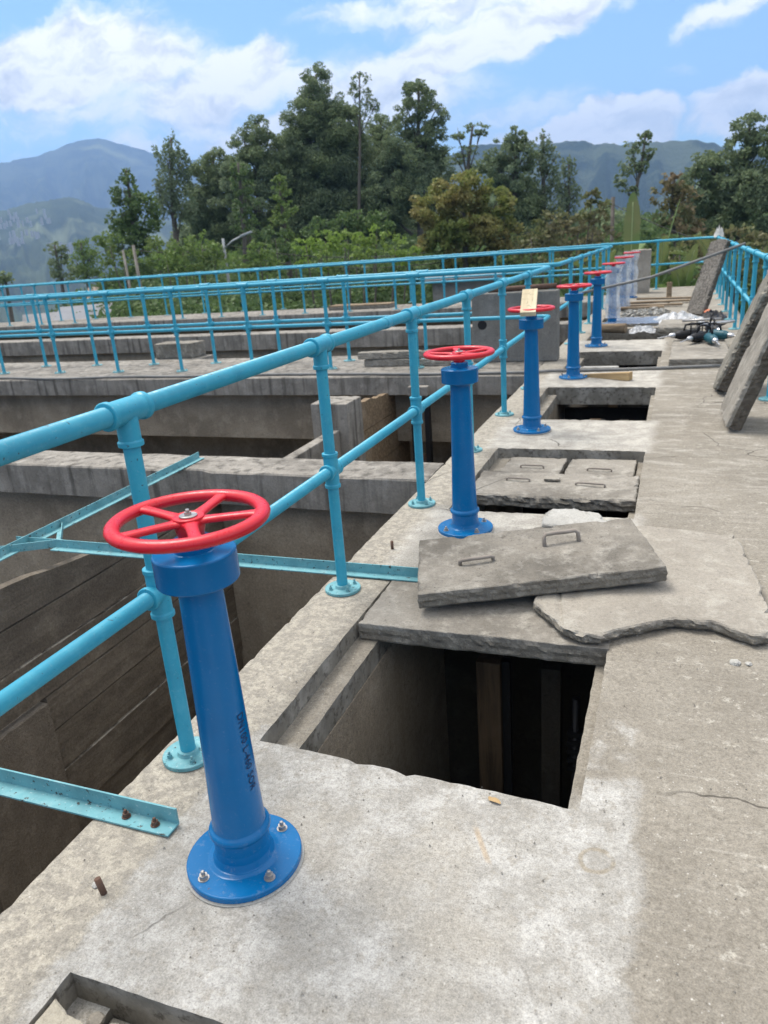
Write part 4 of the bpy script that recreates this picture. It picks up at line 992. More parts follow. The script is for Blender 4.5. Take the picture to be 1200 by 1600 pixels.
for k in range(len(rad)-1):
    for i in range(NA): fs.append((k*NA+i, k*NA+(i+1) % NA, (k+1)*NA+(i+1) % NA, (k+1)*NA+i))
m = MB(); m.add(vs, fs, True); tag(m.build('ground', M['ground']), 'green valley ground falling away beyond the tanks', kind='structure')
def interp(prof, a):
    if a <= prof[0][0]: return prof[0][1]
    for (a0, e0), (a1, e1) in zip(prof[:-1], prof[1:]):
        if a <= a1: t = (a-a0)/(a1-a0); t = t*t*(3-2*t)*.5+t*.5; return e0+(e1-e0)*t
    return prof[-1][1]
def mountain(name, label, prof, D0, D1, mat, seed, az0, az1, zb=-70, na=420, nr=44, rough=1.):
    vs = []; fs = []
    for i in range(na+1):
        az = az0+(az1-az0)*i/na; s, c = math.sin(R_(az)), math.cos(R_(az))
        e = interp(prof, az)+.10*fbm(az*1.1, seed, 0)*rough+.045*fbm(az*5, seed, 1)*rough+.05*fbm(az*24, seed, 2)*rough*(D0 < 1000)
        top = math.tan(R_(e))*D1
        for j in range(nr+1):
            u = j/nr; r = D0+(D1*1.22-D0)*u; uu = (r-D0)/(D1-D0)
            sh = min(uu, 1)
            h = zb+(top-zb)*(sh**1.35)
            ridge = (1-abs(fbm(az*.33+seed+uu*.4, uu*1.6, seed, 5)))
            h += (ridge-.85)*(top-zb)*.42*math.sin(math.pi*min(1, sh))
            if uu > 1: h = top-(uu-1)*(top-zb)*1.6
            # keep every slope below the line of sight to its own ridge
            if uu < 1: h = min(h, math.tan(R_(max(.2, e-.15*(1-uu))))*r+1.0)
            vs.append((r*s, r*c, h))
    for i in range(na):
        for j in range(nr): a = i*(nr+1)+j; fs.append((a, a+nr+1, a+nr+2, a+1))
    m = MB(); m.add(vs, fs, True); return tag(m.build(name, mat), label, kind='structure')
hm = NT('forested_slope', .95, .05)
c = hm.mix(hm.ramp(hm.noise(.006, 8, .72), .44, .56), (.016,.030,.020), (.060,.078,.046)); c = hm.mix(hm.ramp(hm.noise(.0016, 4, .5, loc=(2,2,2)), .58, .66), c, (.15,.17,.08))
M['slope'] = hm.done(c, hm.bump(hm.noise(.02, 6, .7), 1, 14))
hm = NT('farmed_slope', .95, .05)
c = hm.mix(hm.ramp(hm.noise(.006, 6, .65), .42, .58), (.035,.052,.034), (.060,.080,.046)); c = hm.mix(hm.ramp(hm.noise(.0035, 5, .5, loc=(5,2,2)), .52, .60), c, (.14,.165,.10))
M['slope2'] = hm.done(c, hm.bump(hm.noise(.02, 6, .7), 1, 10))
RL = [(-75,4.5),(-62,5.0),(-50.2,5.9),(-44.8,6.6),(-42.5,6.9),(-41.4,7.3),(-40.4,7.65),(-38.8,7.9),(-37.5,7.5),(-36.3,7.12),(-35.35,6.8),(-32.9,6.3),(-30.8,5.85),(-27,4.6),(-21.8,3.6),(-16,2.0)]
RR = [(-26,1.5),(-22,2.8),(-20,3.5),(-16.4,5.25),(-13.7,6.05),(-11.1,5.9),(-8.6,5.7),(-6.7,5.75),(-5.7,5.35),(-2.9,5.2),(.3,5.0),(1.4,4.7),(2.9,4.2),(6.6,3.5),(11.7,1.9),(22,2.6),(40,3.4),(60,3)]
ML = [(-80,2.2),(-60,2.9),(-50.9,3.2),(-45.4,3.9),(-43,4.4),(-41,4.5),(-39.2,3.8),(-36,2.9),(-32.7,2.2),(-28.4,1.1),(-20,.4)]
mountain('mountain', 'high blue hazy mountain range at the left with a blunt peak', RL, 2300, 4800, M['slope'], 3.3, -75, -14)
mountain('ridge', 'long dark blue forested ridge behind the right part of the trees', RR, 800, 1700, M['slope'], 7.1, -26, 60, rough=1.3)
mountain('hill', 'nearer farmed hill with pale fields below the mountain at the left', ML, 900, 2100, M['slope2'], 1.7, -80, -20)
# village on the hill, too far to count
random.seed(8); v = MB()
for (a0, a1, e0, e1, n) in ((-46.5,-42.6,3.0,3.9,34), (-43,-41.5,1.2,1.7,22), (-46,-43,1.9,2.6,16)):
    for i in range(n):
        az = R_(random.uniform(a0, a1)); e = R_(random.uniform(e0, e1)); r = 1300+600*((math.degrees(e)-1)/3)
        x, y, z = r*math.sin(az), r*math.cos(az), r*math.tan(e); s = random.uniform(1.2, 2.6)
        v.box(x-s, x+s, y-s*.7, y+s*.7, z-8, z+2.5)
vm = NT('pale_houses', .8); tag(v.build('village', vm.done((.36,.36,.36))), 'far scatter of pale village houses on the hazy hill', kind='stuff')

# ------------------------------------------------------------------ trees
M['lf_euc'] = leafmat('gum_leaves', (.15,.195,.10), (.24,.30,.145), (.19,.245,.145))
M['lf_spiky'] = leafmat('feathery_leaves', (.14,.185,.11), (.21,.27,.15), (.175,.225,.145))
M['lf_mango'] = leafmat('mango_leaves', (.16,.205,.058), (.25,.28,.08), (.30,.26,.10))
M['lf_rusty'] = leafmat('rusty_leaves', (.10,.135,.056), (.17,.175,.075), (.26,.19,.11))
M['lf_green'] = leafmat('green_leaves', (.085,.145,.048), (.14,.205,.070), (.11,.165,.07))
M['lf_light'] = leafmat('light_leaves', (.13,.205,.055), (.20,.29,.080), (.16,.22,.07))
M['lf_bright'] = leafmat('bright_leaves', (.18,.28,.050), (.27,.38,.085), (.20,.28,.07))
M['lf_olive'] = leafmat('olive_leaves', (.12,.155,.055), (.18,.205,.078), (.20,.18,.095))
M['bark'] = wood('tree_bark', (.16,.14,.12), (.08,.07,.06), (.24,.22,.19))
KIND = dict(euc=('lf_euc', .175, .30, 1.25), thin=('lf_euc', .18, .34, .34), flat=('lf_euc', .20, .35, .55), mango=('lf_mango', .20, .26, 2.0), spiky=('lf_spiky', .22, .30, .75), rusty=('lf_rusty', .22, .28, 1.),
            green=('lf_green', .24, .28, 1.), green2=('lf_euc', .24, .3, 1.), climb=('lf_green', .22, .22, 1.2), light=('lf_light', .22, .28, .9), hazy=('lf_light', .28, .34, .6), bright=('lf_bright', .20, .24, 1.), olive=('lf_olive', .22, .26, 1.), dkb=('lf_green', .24, .28, 1.))
def leaves(rng, blobs, size, spread, dens, kind):
    """blobs: (x, z, rx, rz, y). leaf clumps on sub-clusters spread over every blob"""
    C = []; S = []
    for (bx, bz, rx, rz, by) in blobs:
        n = int(20+11*rx*rz)
        d = rng.normal(size=(n, 3)); d /= np.linalg.norm(d, axis=1)[:, None]
        rr = rng.uniform(.3, 1.0, n)**.6
        cen = np.array([bx, by, bz])+d*rr[:, None]*np.array([rx, min(rx, rz*1.6), rz])*1.0
        cr = spread*math.sqrt(rx*rz)*rng.uniform(.65, 1.25, n)
        for c0, r0 in zip(cen, cr):
            k = max(8, int(dens*150*(r0/ (size*2.3))**2*.55)); k = min(k, 420)
            e = rng.normal(size=(k, 3)); e /= np.linalg.norm(e, axis=1)[:, None]
            q = e*(rng.uniform(.3, 1., k)**.5)[:, None]*r0
            if kind == 'spiky': q[:, 2] *= 1.7; q[:, :2] *= .7
            elif kind == 'flat': q[:, 2] *= .35; q[:, :2] *= 1.3
            else: q[:, 2] *= .72
            C.append(c0+q)
    C = np.concatenate(C); n = len(C)
    s = size*rng.uniform(.6, 1.35, n)
    a = rng.normal(size=(n, 3)); a /= np.linalg.norm(a, axis=1)[:, None]
    b = np.cross(a, rng.normal(size=(n, 3))); b /= np.linalg.norm(b, axis=1)[:, None]
    P = np.stack([C-a*s[:, None]*.5, C+b*s[:, None]*.27, C+a*s[:, None]*.5, C-b*s[:, None]*.27], 1).reshape(-1, 3)
    F = np.arange(n*4).reshape(-1, 4)
    return P, F
def fast_mesh(name, P, F, mat, parent):
    me = bpy.data.meshes.new(name); me.vertices.add(len(P)); me.vertices.foreach_set('co', P.astype(np.float32).ravel())
    nf = len(F); me.loops.add(nf*4); me.loops.foreach_set('vertex_index', F.astype(np.int32).ravel()); me.polygons.add(nf)
    me.polygons.foreach_set('loop_start', np.arange(0, nf*4, 4, dtype=np.int32)); me.polygons.foreach_set('loop_total', np.full(nf, 4, dtype=np.int32))
    me.update(calc_edges=True); me.materials.append(mat); o = bpy.data.objects.new(name, me); COL.objects.link(o); o.parent = parent; return o
CATN = {'gum_tree':'tree','flat_topped_tree':'tree','mango_tree':'tree','cypress_tree':'tree','leaning_tree':'tree','broad_tree':'tree','climber_tree':'tree','poplar_tree':'tree','small_tree':'tree','shrub':'shrub'}
def build_tree(idx, name, label, kind, base, blobs):
    rng = np.random.default_rng(100+idx); mt, size, spread, dens = KIND[kind]
    gz = min(ground_h(*base), min(b[1]-b[3] for b in blobs)-.5); root = empty(name, (base[0], base[1], gz)); tag(root, label, CATN[name], 'trees beyond the tanks' if CATN[name] == 'tree' else 'bushes beyond the tanks')
    gr_ = 1.14 if kind == 'euc' else 1.0
    bl = [(x, z-gz, rx*gr_, rz*gr_, y) for (x, z, rx, rz, y) in blobs]
    P, F = leaves(rng, bl, size, spread, dens, kind); fast_mesh('crown', P, F, M[mt], root)
    top = max(bl, key=lambda b: b[1]); H = top[1]+(top[3]*.6 if kind != 'thin' else top[3])
    m = MB(); r0 = .10+.016*H if kind != 'thin' else .12+.004*H
    if name != "shrub":
        n = 14; pts = []; rads = []
        for i in range(n+1):
            t = i/n; pts.append((top[0]*t**1.5+.12*fbm(t*3, idx, 0), top[4]*t**1.5+.12*fbm(t*3, idx, 5), H*t)); rads.append(r0*(1-.85*t)+.02)
        m.tube(pts, r0, 8, rad=rads)
        for b in bl:
            if b is top: continue
            t0 = max(.15, min(.85, (b[1]-b[3]*1.2)/H)); k = int(t0*n); p0 = Vector(pts[k]); p1 = Vector((b[0], b[4], b[1])); md = p0.lerp(p1, .5)+Vector((0,0,-.25*abs(b[0]-p0.x)*.3))
            rr = rads[k]*.5; m.tube([p0, md, p1, p1+(p1-md)*.4], rr, 6, rad=[rr, rr*.7, rr*.45, rr*.15])
            for q in range(4):
                e = p1+Vector(rng.normal(size=3)*np.array([b[2], b[2], b[3]])*.5); m.tube([md.lerp(p1, .5), p1.lerp(e, .5), e], rr*.3, 5, rad=[rr*.32, rr*.2, rr*.06])
        m.build('trunk', M['bark'], root)
    else:
        for b in bl:
            m.tube([(b[0]*.6, b[4]*.6, 0), (b[0]*.9, b[4]*.9, b[1]*.6), (b[0], b[4], b[1])], .06, 6, rad=[.07,.05,.02])
        m.build('stem', M['bark'], root)
TREES=[
('gum_tree','tallest dark gum tree with a pointed crown in the middle of the tree line','euc',(-25.5, 56.5),[(0.23,12.64,1.11,1.3,0.1),(0.3,11.09,1.78,1.41,0.14),(-0.88,9.9,1.6,1.41,-0.4),(1.52,10.17,1.51,1.41,0.66),(0.07,8.55,2.76,1.81,0.03),(-1.36,7.13,1.92,1.72,-0.63),(1.76,7.78,1.91,1.91,0.76),(0.04,5.7,2.9,2.03,0.02),(-1.66,4.02,2.44,1.95,-0.78),(1.7,4.22,2.34,2.2,0.74),(-0.04,2.28,2.96,1.73,-0.02)]),
('gum_tree','thin sparse gum tree poking above the crown right of the tallest gum tree','thin',(-22.0, 53.7),[(1.07,12.24,0.69,0.52,0.43),(0.65,11.5,0.52,0.52,0.26),(1.52,11.24,0.52,0.61,0.6),(0.97,10.42,0.7,0.61,0.39),(1.9,10.7,0.35,0.44,0.74)]),
('gum_tree','tall gum tree with a rounded separate top left of the sparse flat-topped tree','euc',(-18.4, 57.1),[(0.59,11.38,1.17,1.08,0.19),(-0.12,10.23,0.91,0.82,-0.04),(1.43,9.94,1.0,0.91,0.44),(-0.67,8.33,1.47,1.2,-0.22),(1.0,8.33,1.38,1.1,0.31),(-0.09,6.9,1.95,1.39,-0.03),(-1.45,6.28,1.68,1.4,-0.49),(1.44,6.48,1.39,1.21,0.44),(0.03,5.09,2.25,1.69,0.01),(-2.23,4.39,1.89,1.89,-0.77)]),
('gum_tree','mid height gum tree filling the gap between the two tallest gum trees','euc',(-23.2, 61.8),[(0.71,10.26,1.11,1.01,0.26),(0.29,9.02,1.62,1.22,0.11),(0.9,7.39,1.74,1.43,0.33),(-0.18,5.68,1.96,1.75,-0.07),(0.4,3.46,2.3,2.09,0.15)]),
('flat_topped_tree','sparse flat-topped tree with spreading thin branches against the sky','flat',(-15.0, 54.0),[(1.7,8.47,1.02,0.3,0.44),(0.79,8.09,0.6,0.26,0.21),(2.18,8.13,0.51,0.21,0.56),(1.04,7.14,1.2,0.43,0.28),(0.61,6.63,1.03,0.34,0.17),(1.84,6.06,0.6,0.26,0.48)]),
('mango_tree','broad round mango tree with a brown and green crown','mango',(-9.6, 36.8),[(0.14,3.64,1.54,0.83,0.04),(-1.17,3.06,1.19,1.07,-0.33),(1.4,2.86,1.07,1.01,0.34),(0.1,2.68,1.64,1.19,0.03),(-0.94,1.92,1.36,1.02,-0.26),(1.23,1.76,1.32,1.02,0.3),(0.05,1.27,1.81,0.91,0.01)]),
('gum_tree','rounded dark tree right behind the brown mango crown','euc',(-10.5, 53.0),[(0.31,7.34,0.73,0.65,0.06),(-0.3,6.57,1.07,0.82,-0.06),(0.69,6.3,0.9,0.82,0.13),(-0.91,5.8,1.08,0.83,-0.19),(0.08,5.22,1.49,0.99,0.02),(-0.34,3.91,1.59,1.26,-0.07),(0.65,2.46,1.43,1.52,0.13)]),
('cypress_tree','feathery upright dark tree with pointed twigs right of the mango tree','spiky',(-8.6, 54.3),[(-0.08,7.02,0.58,0.83,-0.01),(-0.32,5.91,0.83,0.83,-0.05),(0.48,5.84,0.75,0.92,0.07),(-0.08,4.54,1.18,1.09,-0.01),(0.0,3.16,1.27,1.19,0.0)]),
('cypress_tree','shorter feathery dark tree beside the upright feathery tree','spiky',(-7.0, 53.5),[(0.06,5.41,0.49,0.65,0.01),(-0.17,4.56,0.66,0.74,-0.02),(0.24,3.77,0.74,0.74,0.03),(-0.23,2.85,1.0,1.0,-0.03)]),
('leaning_tree','bare leaning tree with windswept twigs on the skyline above the banana plants','thin',(-2.9, 41.9),[(1.06,5.54,0.37,0.31,0.06),(0.49,5.13,0.43,0.37,0.03),(1.23,4.83,0.31,0.28,0.07),(0.37,4.41,0.5,0.44,0.02),(0.97,4.24,0.37,0.31,0.06),(0.01,3.67,0.38,0.44,0.0),(0.57,3.18,0.31,0.31,0.03)]),
('gum_tree','large dark tree mass at the right edge of the tree line','euc',(2.7, 43.9),[(0.09,5.77,0.73,0.61,-0.01),(0.78,5.0,1.04,0.8,-0.06),(-0.17,4.83,0.8,0.68,0.01),(0.46,3.86,1.36,0.93,-0.03),(-1.24,3.8,0.95,0.82,0.06),(-1.84,4.09,0.82,0.63,0.07),(-2.24,3.45,0.77,0.7,0.08),(-0.3,2.83,1.74,1.07,0.02),(0.91,1.85,1.57,1.26,-0.07),(-1.1,1.87,1.6,1.16,0.05)]),
('gum_tree','tree with a rusty brown top left of the right edge tree mass','rusty',(-0.2, 36.0),[(-0.2,3.26,0.53,0.42,-0.0),(-0.42,2.71,0.69,0.53,-0.0),(0.2,2.66,0.63,0.53,0.0),(-0.26,1.96,0.91,0.7,-0.0),(0.15,1.3,0.91,0.7,0.0)]),
('gum_tree','broad dark gum tree left of the tallest gum tree','euc',(-29.6, 52.2),[(1.1,9.82,1.0,0.82,0.61),(0.32,8.92,1.09,0.91,0.18),(1.68,8.55,1.1,1.1,0.92),(0.76,7.48,1.65,1.29,0.42),(1.68,6.65,1.39,1.2,0.92),(-0.34,6.58,1.29,1.2,-0.19),(0.31,5.25,1.86,1.49,0.17)]),
('gum_tree','low round dark gum tree behind the climber covered tree','euc',(-34.5, 53.9),[(1.09,8.04,1.36,1.17,0.68),(0.25,6.84,1.37,1.27,0.16),(1.55,6.75,1.37,1.27,0.96),(0.54,5.23,1.97,1.58,0.34),(0.76,3.59,2.19,1.49,0.48)]),
('cypress_tree','tall spiky dark conifer rising from the left part of the tree line','spiky',(-33.6, 47.3),[(1.1,8.91,0.52,0.86,0.76),(0.71,8.06,0.95,0.95,0.49),(1.38,7.83,0.87,1.05,0.95),(0.73,6.66,1.31,1.14,0.51),(0.36,5.47,1.15,1.15,0.26),(1.09,4.8,1.07,1.15,0.76)]),
('broad_tree','bushy green tree with a pointed top left of the spiky conifer','green',(-31.9, 41.0),[(0.43,6.62,0.54,0.54,0.33),(0.22,5.74,1.01,0.78,0.17),(0.72,5.06,1.33,0.94,0.55),(-0.1,4.5,1.02,0.94,-0.08),(0.89,4.06,1.34,1.1,0.67),(0.13,3.0,1.82,1.11,0.1)]),
('climber_tree','narrow column tree smothered in green climbers','climb',(-25.2, 43.2),[(0.27,6.45,0.61,0.61,0.16),(0.3,5.57,0.77,0.69,0.18),(0.43,4.66,0.77,0.77,0.25),(0.21,3.59,0.86,0.86,0.12),(0.44,2.58,1.02,0.94,0.25)]),
('poplar_tree','light green narrow tree in front of the tallest gum tree','light',(-20.2, 39.1),[(0.11,5.13,0.41,0.41,0.06),(0.14,4.49,0.68,0.48,0.07),(0.22,3.76,0.76,0.55,0.11),(-0.07,3.07,0.76,0.62,-0.04),(0.15,2.24,0.7,0.63,0.08)]),
('small_tree','small dark layered tree with open crown at the far left','green2',(-47.5, 51.4),[(0.13,3.24,1.04,0.41,0.12),(0.42,2.82,0.94,0.42,0.39),(0.06,2.06,0.94,0.52,0.06),(0.3,1.24,1.15,0.73,0.28)]),
('small_tree','pale hazy tree right of the small dark layered tree','hazy',(-52.6, 60.3),[(0.15,3.48,0.96,0.72,0.13),(0.54,2.59,1.2,0.84,0.47),(-0.39,2.11,1.08,0.84,-0.34),(0.34,1.18,1.7,0.97,0.29)]),
('small_tree','low rounded tree at the left edge of the photo','green2',(-34.7, 33.2),[(0.15,1.38,0.84,0.32,0.15),(-0.23,1.23,0.63,0.35,-0.24)]),
('shrub','yellow green bush under the spiky conifer','light',(-28.4, 38.7),[(-1.92,2.87,0.8,0.58,-1.49),(0.11,2.46,0.89,0.59,0.08),(0.31,1.74,1.19,0.59,0.22),(-1.52,1.9,1.25,0.66,-1.16)]),
('shrub','bright green bush left of the banana like bush by the street lamp','light',(-19.5, 34.9),[(0.02,1.77,0.63,0.44,0.01),(0.24,1.21,0.83,0.57,0.13),(-0.99,1.25,0.82,0.57,-0.57)]),
('shrub','long bright green bush right of the light green poplar','bright',(-14.8, 32.8),[(-0.88,1.87,0.69,0.4,-0.41),(-0.09,1.92,0.75,0.46,-0.04),(0.83,1.93,0.75,0.52,0.36),(2.04,2.02,0.74,0.52,0.84),(1.46,1.42,0.98,0.58,0.62),(2.81,1.42,0.75,0.52,1.12),(-0.42,1.21,1.15,0.58,-0.19),(3.34,1.06,0.69,0.46,1.3)]),
('shrub','green bush between the wooden poles and the street lamp','light',(-23.8, 34.6),[(0.06,2.05,0.91,0.59,0.04),(0.88,2.2,0.85,0.65,0.59),(-0.65,1.62,0.91,0.52,-0.46),(0.37,1.4,1.12,0.59,0.25),(1.35,1.63,0.73,0.59,0.89)]),
('shrub','mid green bush filling the foot of the tallest gum tree','green',(-18.7, 37.6),[(-0.19,1.55,1.0,0.67,-0.1),(-1.0,2.34,0.66,0.6,-0.51),(1.11,2.62,1.0,0.6,0.53),(2.33,2.62,1.0,0.6,1.07),(3.88,2.65,1.13,0.67,1.69),(2.98,3.03,0.99,0.6,1.34)]),
('shrub','olive bush between the mango tree and the feathery trees','olive',(-6.9, 39.4),[(-0.45,1.06,0.88,0.63,-0.08),(0.61,1.19,0.88,0.63,0.1),(1.82,0.81,0.81,0.56,0.28),(2.86,1.21,0.62,0.56,0.39)]),
('shrub','green bush in front of the dark pole and banana leaves','green',(-1.5, 33.0),[(-0.06,1.15,0.65,0.45,-0.0),(0.78,0.86,0.65,0.45,0.03),(-0.76,0.72,0.66,0.41,-0.04),(0.21,0.47,0.91,0.45,0.01)]),
('shrub','dull green bush under the feathery trees','olive',(-6.2, 35.5),[(0.82,2.08,0.84,0.56,0.13),(0.01,1.43,1.02,0.56,0.0),(1.37,1.33,1.01,0.62,0.21),(2.03,1.86,0.72,0.61,0.3),(2.54,2.97,0.38,0.38,0.35),(2.69,2.33,0.71,0.55,0.37),(0.55,0.64,1.42,0.62,0.09),(2.98,1.14,0.83,0.66,0.39)]),
('shrub','dark green bush below the large tree at the right edge','olive',(2.3, 29.9),[(-0.51,0.91,0.88,0.48,0.03),(0.3,0.65,0.78,0.52,-0.02),(-1.51,0.77,0.89,0.53,0.08),(-2.33,0.61,0.81,0.54,0.09),(0.16,-0.07,0.88,0.57,-0.01),(-1.24,-0.2,1.12,0.58,0.07)]),
('shrub','dark bush behind the white walled shed','dkb',(-10.3, 38.6),[(-0.55,0.8,1.6,0.7,-0.15),(1.29,0.43,1.6,0.7,0.32),(-2.42,0.23,1.29,0.58,-0.73),(2.51,-0.11,1.47,0.64,0.58)]),
]

for i_, t_ in enumerate(TREES): build_tree(i_, *t_)
# undergrowth closing the view under the crowns
rng = np.random.default_rng(77); bl = []
for i in range(900):
    az = R_(rng.uniform(-62, 30)); r = rng.uniform(34, 60); x, y = r*math.sin(az), r*math.cos(az)
    hh = 1.0+.9*rng.random(); 
    dg_ = math.degrees(az); zt = (-1.2+.115*(r-34))*sstep(-46, -36, dg_)+(-2.6)*(1-sstep(-46, -36, dg_))+rng.normal()*.3
    bl.append((x, zt-1.0, 1.9, 1.3, y))
P, F = leaves(rng, bl, .30, .40, .40, 'mango'); o = fast_mesh('undergrowth', P, F, M['lf_green'], None); tag(o, 'mass of green undergrowth beyond the tanks below the trees', kind='stuff')
bl = [(r*math.sin(a), -3.0+rng.normal()*.3, 1.3, .9, r*math.cos(a)) for a, r in zip(np.radians(rng.uniform(-66, 25, 380)), rng.uniform(24.5, 34, 380))]
P, F = leaves(rng, bl, .22, .45, .4, 'mango'); o = fast_mesh('ground_plants', P, F, M['lf_light'], None); tag(o, 'low leafy ground plants just outside the tanks', kind='stuff')

bl = []
for i in range(330):
    dg_ = rng.uniform(-37.5, 12); r = rng.uniform(76, 92); az = R_(dg_); hh = 1.2+3.2*sstep(-38, -30, dg_)+1.2*math.sin(dg_*.9)+rng.normal()*.6-2.6*sstep(-14, -8, dg_)
    for q in range(2): bl.append((r*math.sin(az), hh-1.6-q*2.6, 2.3, 1.7, r*math.cos(az)))
P, F = leaves(rng, bl, .46, .36, .42, 'mango'); o = fast_mesh('far_wood', P, F, M['lf_euc'], None); tag(o, 'far-off wood closing the view between the tree trunks', kind='stuff')
# banana plants at the far end of the deck
bmA = leafmat('banana_leaf', (.15,.24,.08), (.19,.28,.10), (.16,.22,.085), .5, .4)
bmB = leafmat('banana_leaf_old', (.10,.17,.05), (.15,.21,.07), (.20,.20,.09), .5, .35); bmC = stiff_leaf('banana_midrib', (.30,.36,.16), (.36,.40,.20))
M['b_stem'] = stiff_leaf('banana_stem', (.10,.12,.05), (.16,.15,.08))
def banana(label, x, y, z0, H, lv, seed):
    g = empty('banana_plant', (x, y, z0)); tag(g, label, 'banana plant', 'banana plants beyond the deck'); random.seed(seed)
    MB().tube([(0,0,0),(.03,0,H*.5),(0,.02,H)], .1, 10, rad=[.13,.10,.06]).build('stem', M['b_stem'], g)
    for (az, lean_, L, w, droop) in lv:
        m = MB(); vs = []; fs = []; n = 44; a = R_(az); dx, dy = math.sin(a), math.cos(a)
        for i in range(n+1):
            t = i/n; th = R_(lean_)+R_(droop)*t*t; 
            if i == 0: px, pz = 0., H*.95; 
            else: px += L/n*math.sin(th); pz += L/n*math.cos(th)
            tt = max(0, (t-.12)/.88); ww = 0 if t < .14 else w*max(.02, math.sin(math.pi*min(1., tt*.97+.03)**.85))**.55
            sx, sy = dy, -dx
            for s in (-1, -.5, 0, .5, 1):
                fold = abs(s)*ww*.35*math.sin(th+.4); tear = (.10*ww*math.sin(i*2.3+s*7)) if abs(s) == 1 else 0
                k = ww*s*(1-(.30*max(0, fbm(i*.9, seed+s*2, L)*2.2-.45) if abs(s) == 1 else 0))+.012*s; vs.append((px*dx+sx*k, px*dy+sy*k, pz+abs(s)*ww*.42-tear+.03*ww*math.sin(i*1.9)*abs(s)))
        for i in range(n):
            for s in range(4): q = i*5+s; fs.append((q, q+1, q+6, q+5))
        m.add(vs, fs, False); lf_ = m.build('leaf', bmA if (az+L*10) % 3 > 1.4 else bmB, g)
        MB().tube([vs[i*5+2] for i in range(0, n-3, 3)], .016, 6).build('midrib', bmC, lf_)
    return g
banana('banana plant with one broad upright leaf above the railing right of the wire pole', -1.45, 26.2, -3.2, 3.6, [(172,3,2.35,.25,-8),(-75,60,1.9,.30,60),(120,50,1.6,.26,70),(10,40,1.6,.26,50)], 1)
banana('banana plant with a leaf arching left below the wire pole', -2.3, 26.0, -3.4, 3.6, [(-100,52,1.9,.36,50),(80,50,1.4,.28,70),(160,30,1.5,.26,60)], 2)
banana('banana plant with a tall narrow folded leaf straight behind the end railing', -.60, 25.2, -3.4, 3.2, [(95,8,2.7,.17,10),(165,12,1.8,.20,30),(-130,35,1.6,.24,60),(110,42,1.5,.26,60)], 3)
banana('low banana plant with bright leaves at the foot of the end railing', .10, 24.6, -3.6, 3.1, [(150,14,1.8,.20,20),(200,22,1.6,.20,40),(100,30,1.6,.22,45),(240,45,1.4,.22,60),(10,15,1.5,.2,30)], 4)

banana('banana plant with drooping leaves left of the low bright leaved plant', -.95, 24.9, -3.6, 3.3, [(-90,50,1.7,.26,70),(180,35,1.6,.24,60),(90,55,1.6,.25,75),(-150,60,1.5,.26,60)], 6)
banana('banana plant with arching leaves outside the right hand railing corner', 1.0, 25.6, -3.4, 3.6, [(-90,45,1.8,.26,65),(170,38,1.6,.24,60),(95,45,1.6,.25,70),(-140,25,1.7,.24,50)], 7)
# ------------------------------------------------------------------ sheds, poles and wires beyond the trees' feet
tin = NT('corrugated_tin', .45, .5); wv = tin.n('ShaderNodeTexWave'); wv.inputs['Scale'].default_value = 6; tin.l(tin.co, wv.inputs['Vector'])
M['tin'] = tin.done(tin.mix(tin.noise(2, 4), (.15,.15,.155), (.25,.25,.26)), tin.bump(wv.outputs['Fac'], .6, .03))
rt = NT('rusty_tin', .7); M['tin_rust'] = rt.done(rt.mix(rt.noise(2, 4), (.20,.15,.12), (.33,.27,.23)))
M['plaster'] = concrete('plaster_wall', (.25,.23,.21), (.15,.14,.125), (.33,.31,.29), .4)
M['pinkwall'] = concrete('pink_wall', (.22,.17,.155), (.14,.11,.10), (.28,.22,.20), .4)
M['void'] = NT('dark_opening', .9).done((.01,.01,.01))
def house(label, x, y, rz, W, D, z0, zw, zr, wall, roof, openings=2, mono=False):
    g = empty('house' if not mono else 'shed', (x, y, z0), rz); tag(g, label, 'house' if not mono else 'shed')
    MB().box(-W/2, W/2, 0, D, 0, zw).build('wall', M[wall], g)
    m = MB(); e = .35
    if mono: vs = [(-W/2-e,-e,zw+.02),(W/2+e,-e,zw+.02),(W/2+e,D+e,zr),(-W/2-e,D+e,zr)]; m.add([*vs, *[(a,b,c+.07) for a,b,c in vs]], [(0,3,2,1),(4,5,6,7),(0,1,5,4),(1,2,6,5),(2,3,7,6),(3,0,4,7)])
    else:
        a = [(-W/2-e,-e,zw-.05),(W/2+e,-e,zw-.05),(W/2+e,D/2,zr),(-W/2-e,D/2,zr),(-W/2-e,D+e,zw-.05),(W/2+e,D+e,zw-.05)]
        vs = a+[(p,q,r+.08) for p,q,r in a]; m.add(vs, [(0,1,2,3),(3,2,5,4),(6,9,8,7),(9,10,11,8),(0,6,7,1),(4,5,11,10),(1,7,8,2),(2,8,11,5),(0,3,9,6),(3,4,10,9)])
    m.build('roof', M[roof], g)
    for i in range(openings):
        cx = -W/2+W*(i+.5)/openings; MB().box(cx-.4, cx+.4, -.03, -.004, zw*.35, zw*.8).build('window', M['void'], g)
    return g
house('long tin roofed house low behind the railings at the far left', -31.4, 33.5, R_(38), 3.4, 3.0, -6.0, 4.5, 5.3, 'pinkwall', 'tin', 3)
house('small lean-to with a bright tin roof next to the long tin roofed house', -27.9, 31.2, R_(35), 2.0, 2.6, -6.0, 5.05, 5.65, 'plaster', 'tin', 1, True)
house('dark roofed house behind the long tin roofed house', -33.0, 41.0, R_(30), 4, 3, -7, 6.2, 7.3, 'plaster', 'tin_rust', 2)
house('pale walled house among the trees right of the wooden poles', -27.6, 42.5, R_(25), 3.0, 3, -7, 6.1, 7.2, 'plaster', 'tin_rust', 2)
house('low shed with a pale ribbed wall and a flat tin roof under the mango tree', -7.6, 29.0, R_(12), 2.4, 2.2, -4.4, 4.55, 4.75, 'plaster', 'tin', 0, True)
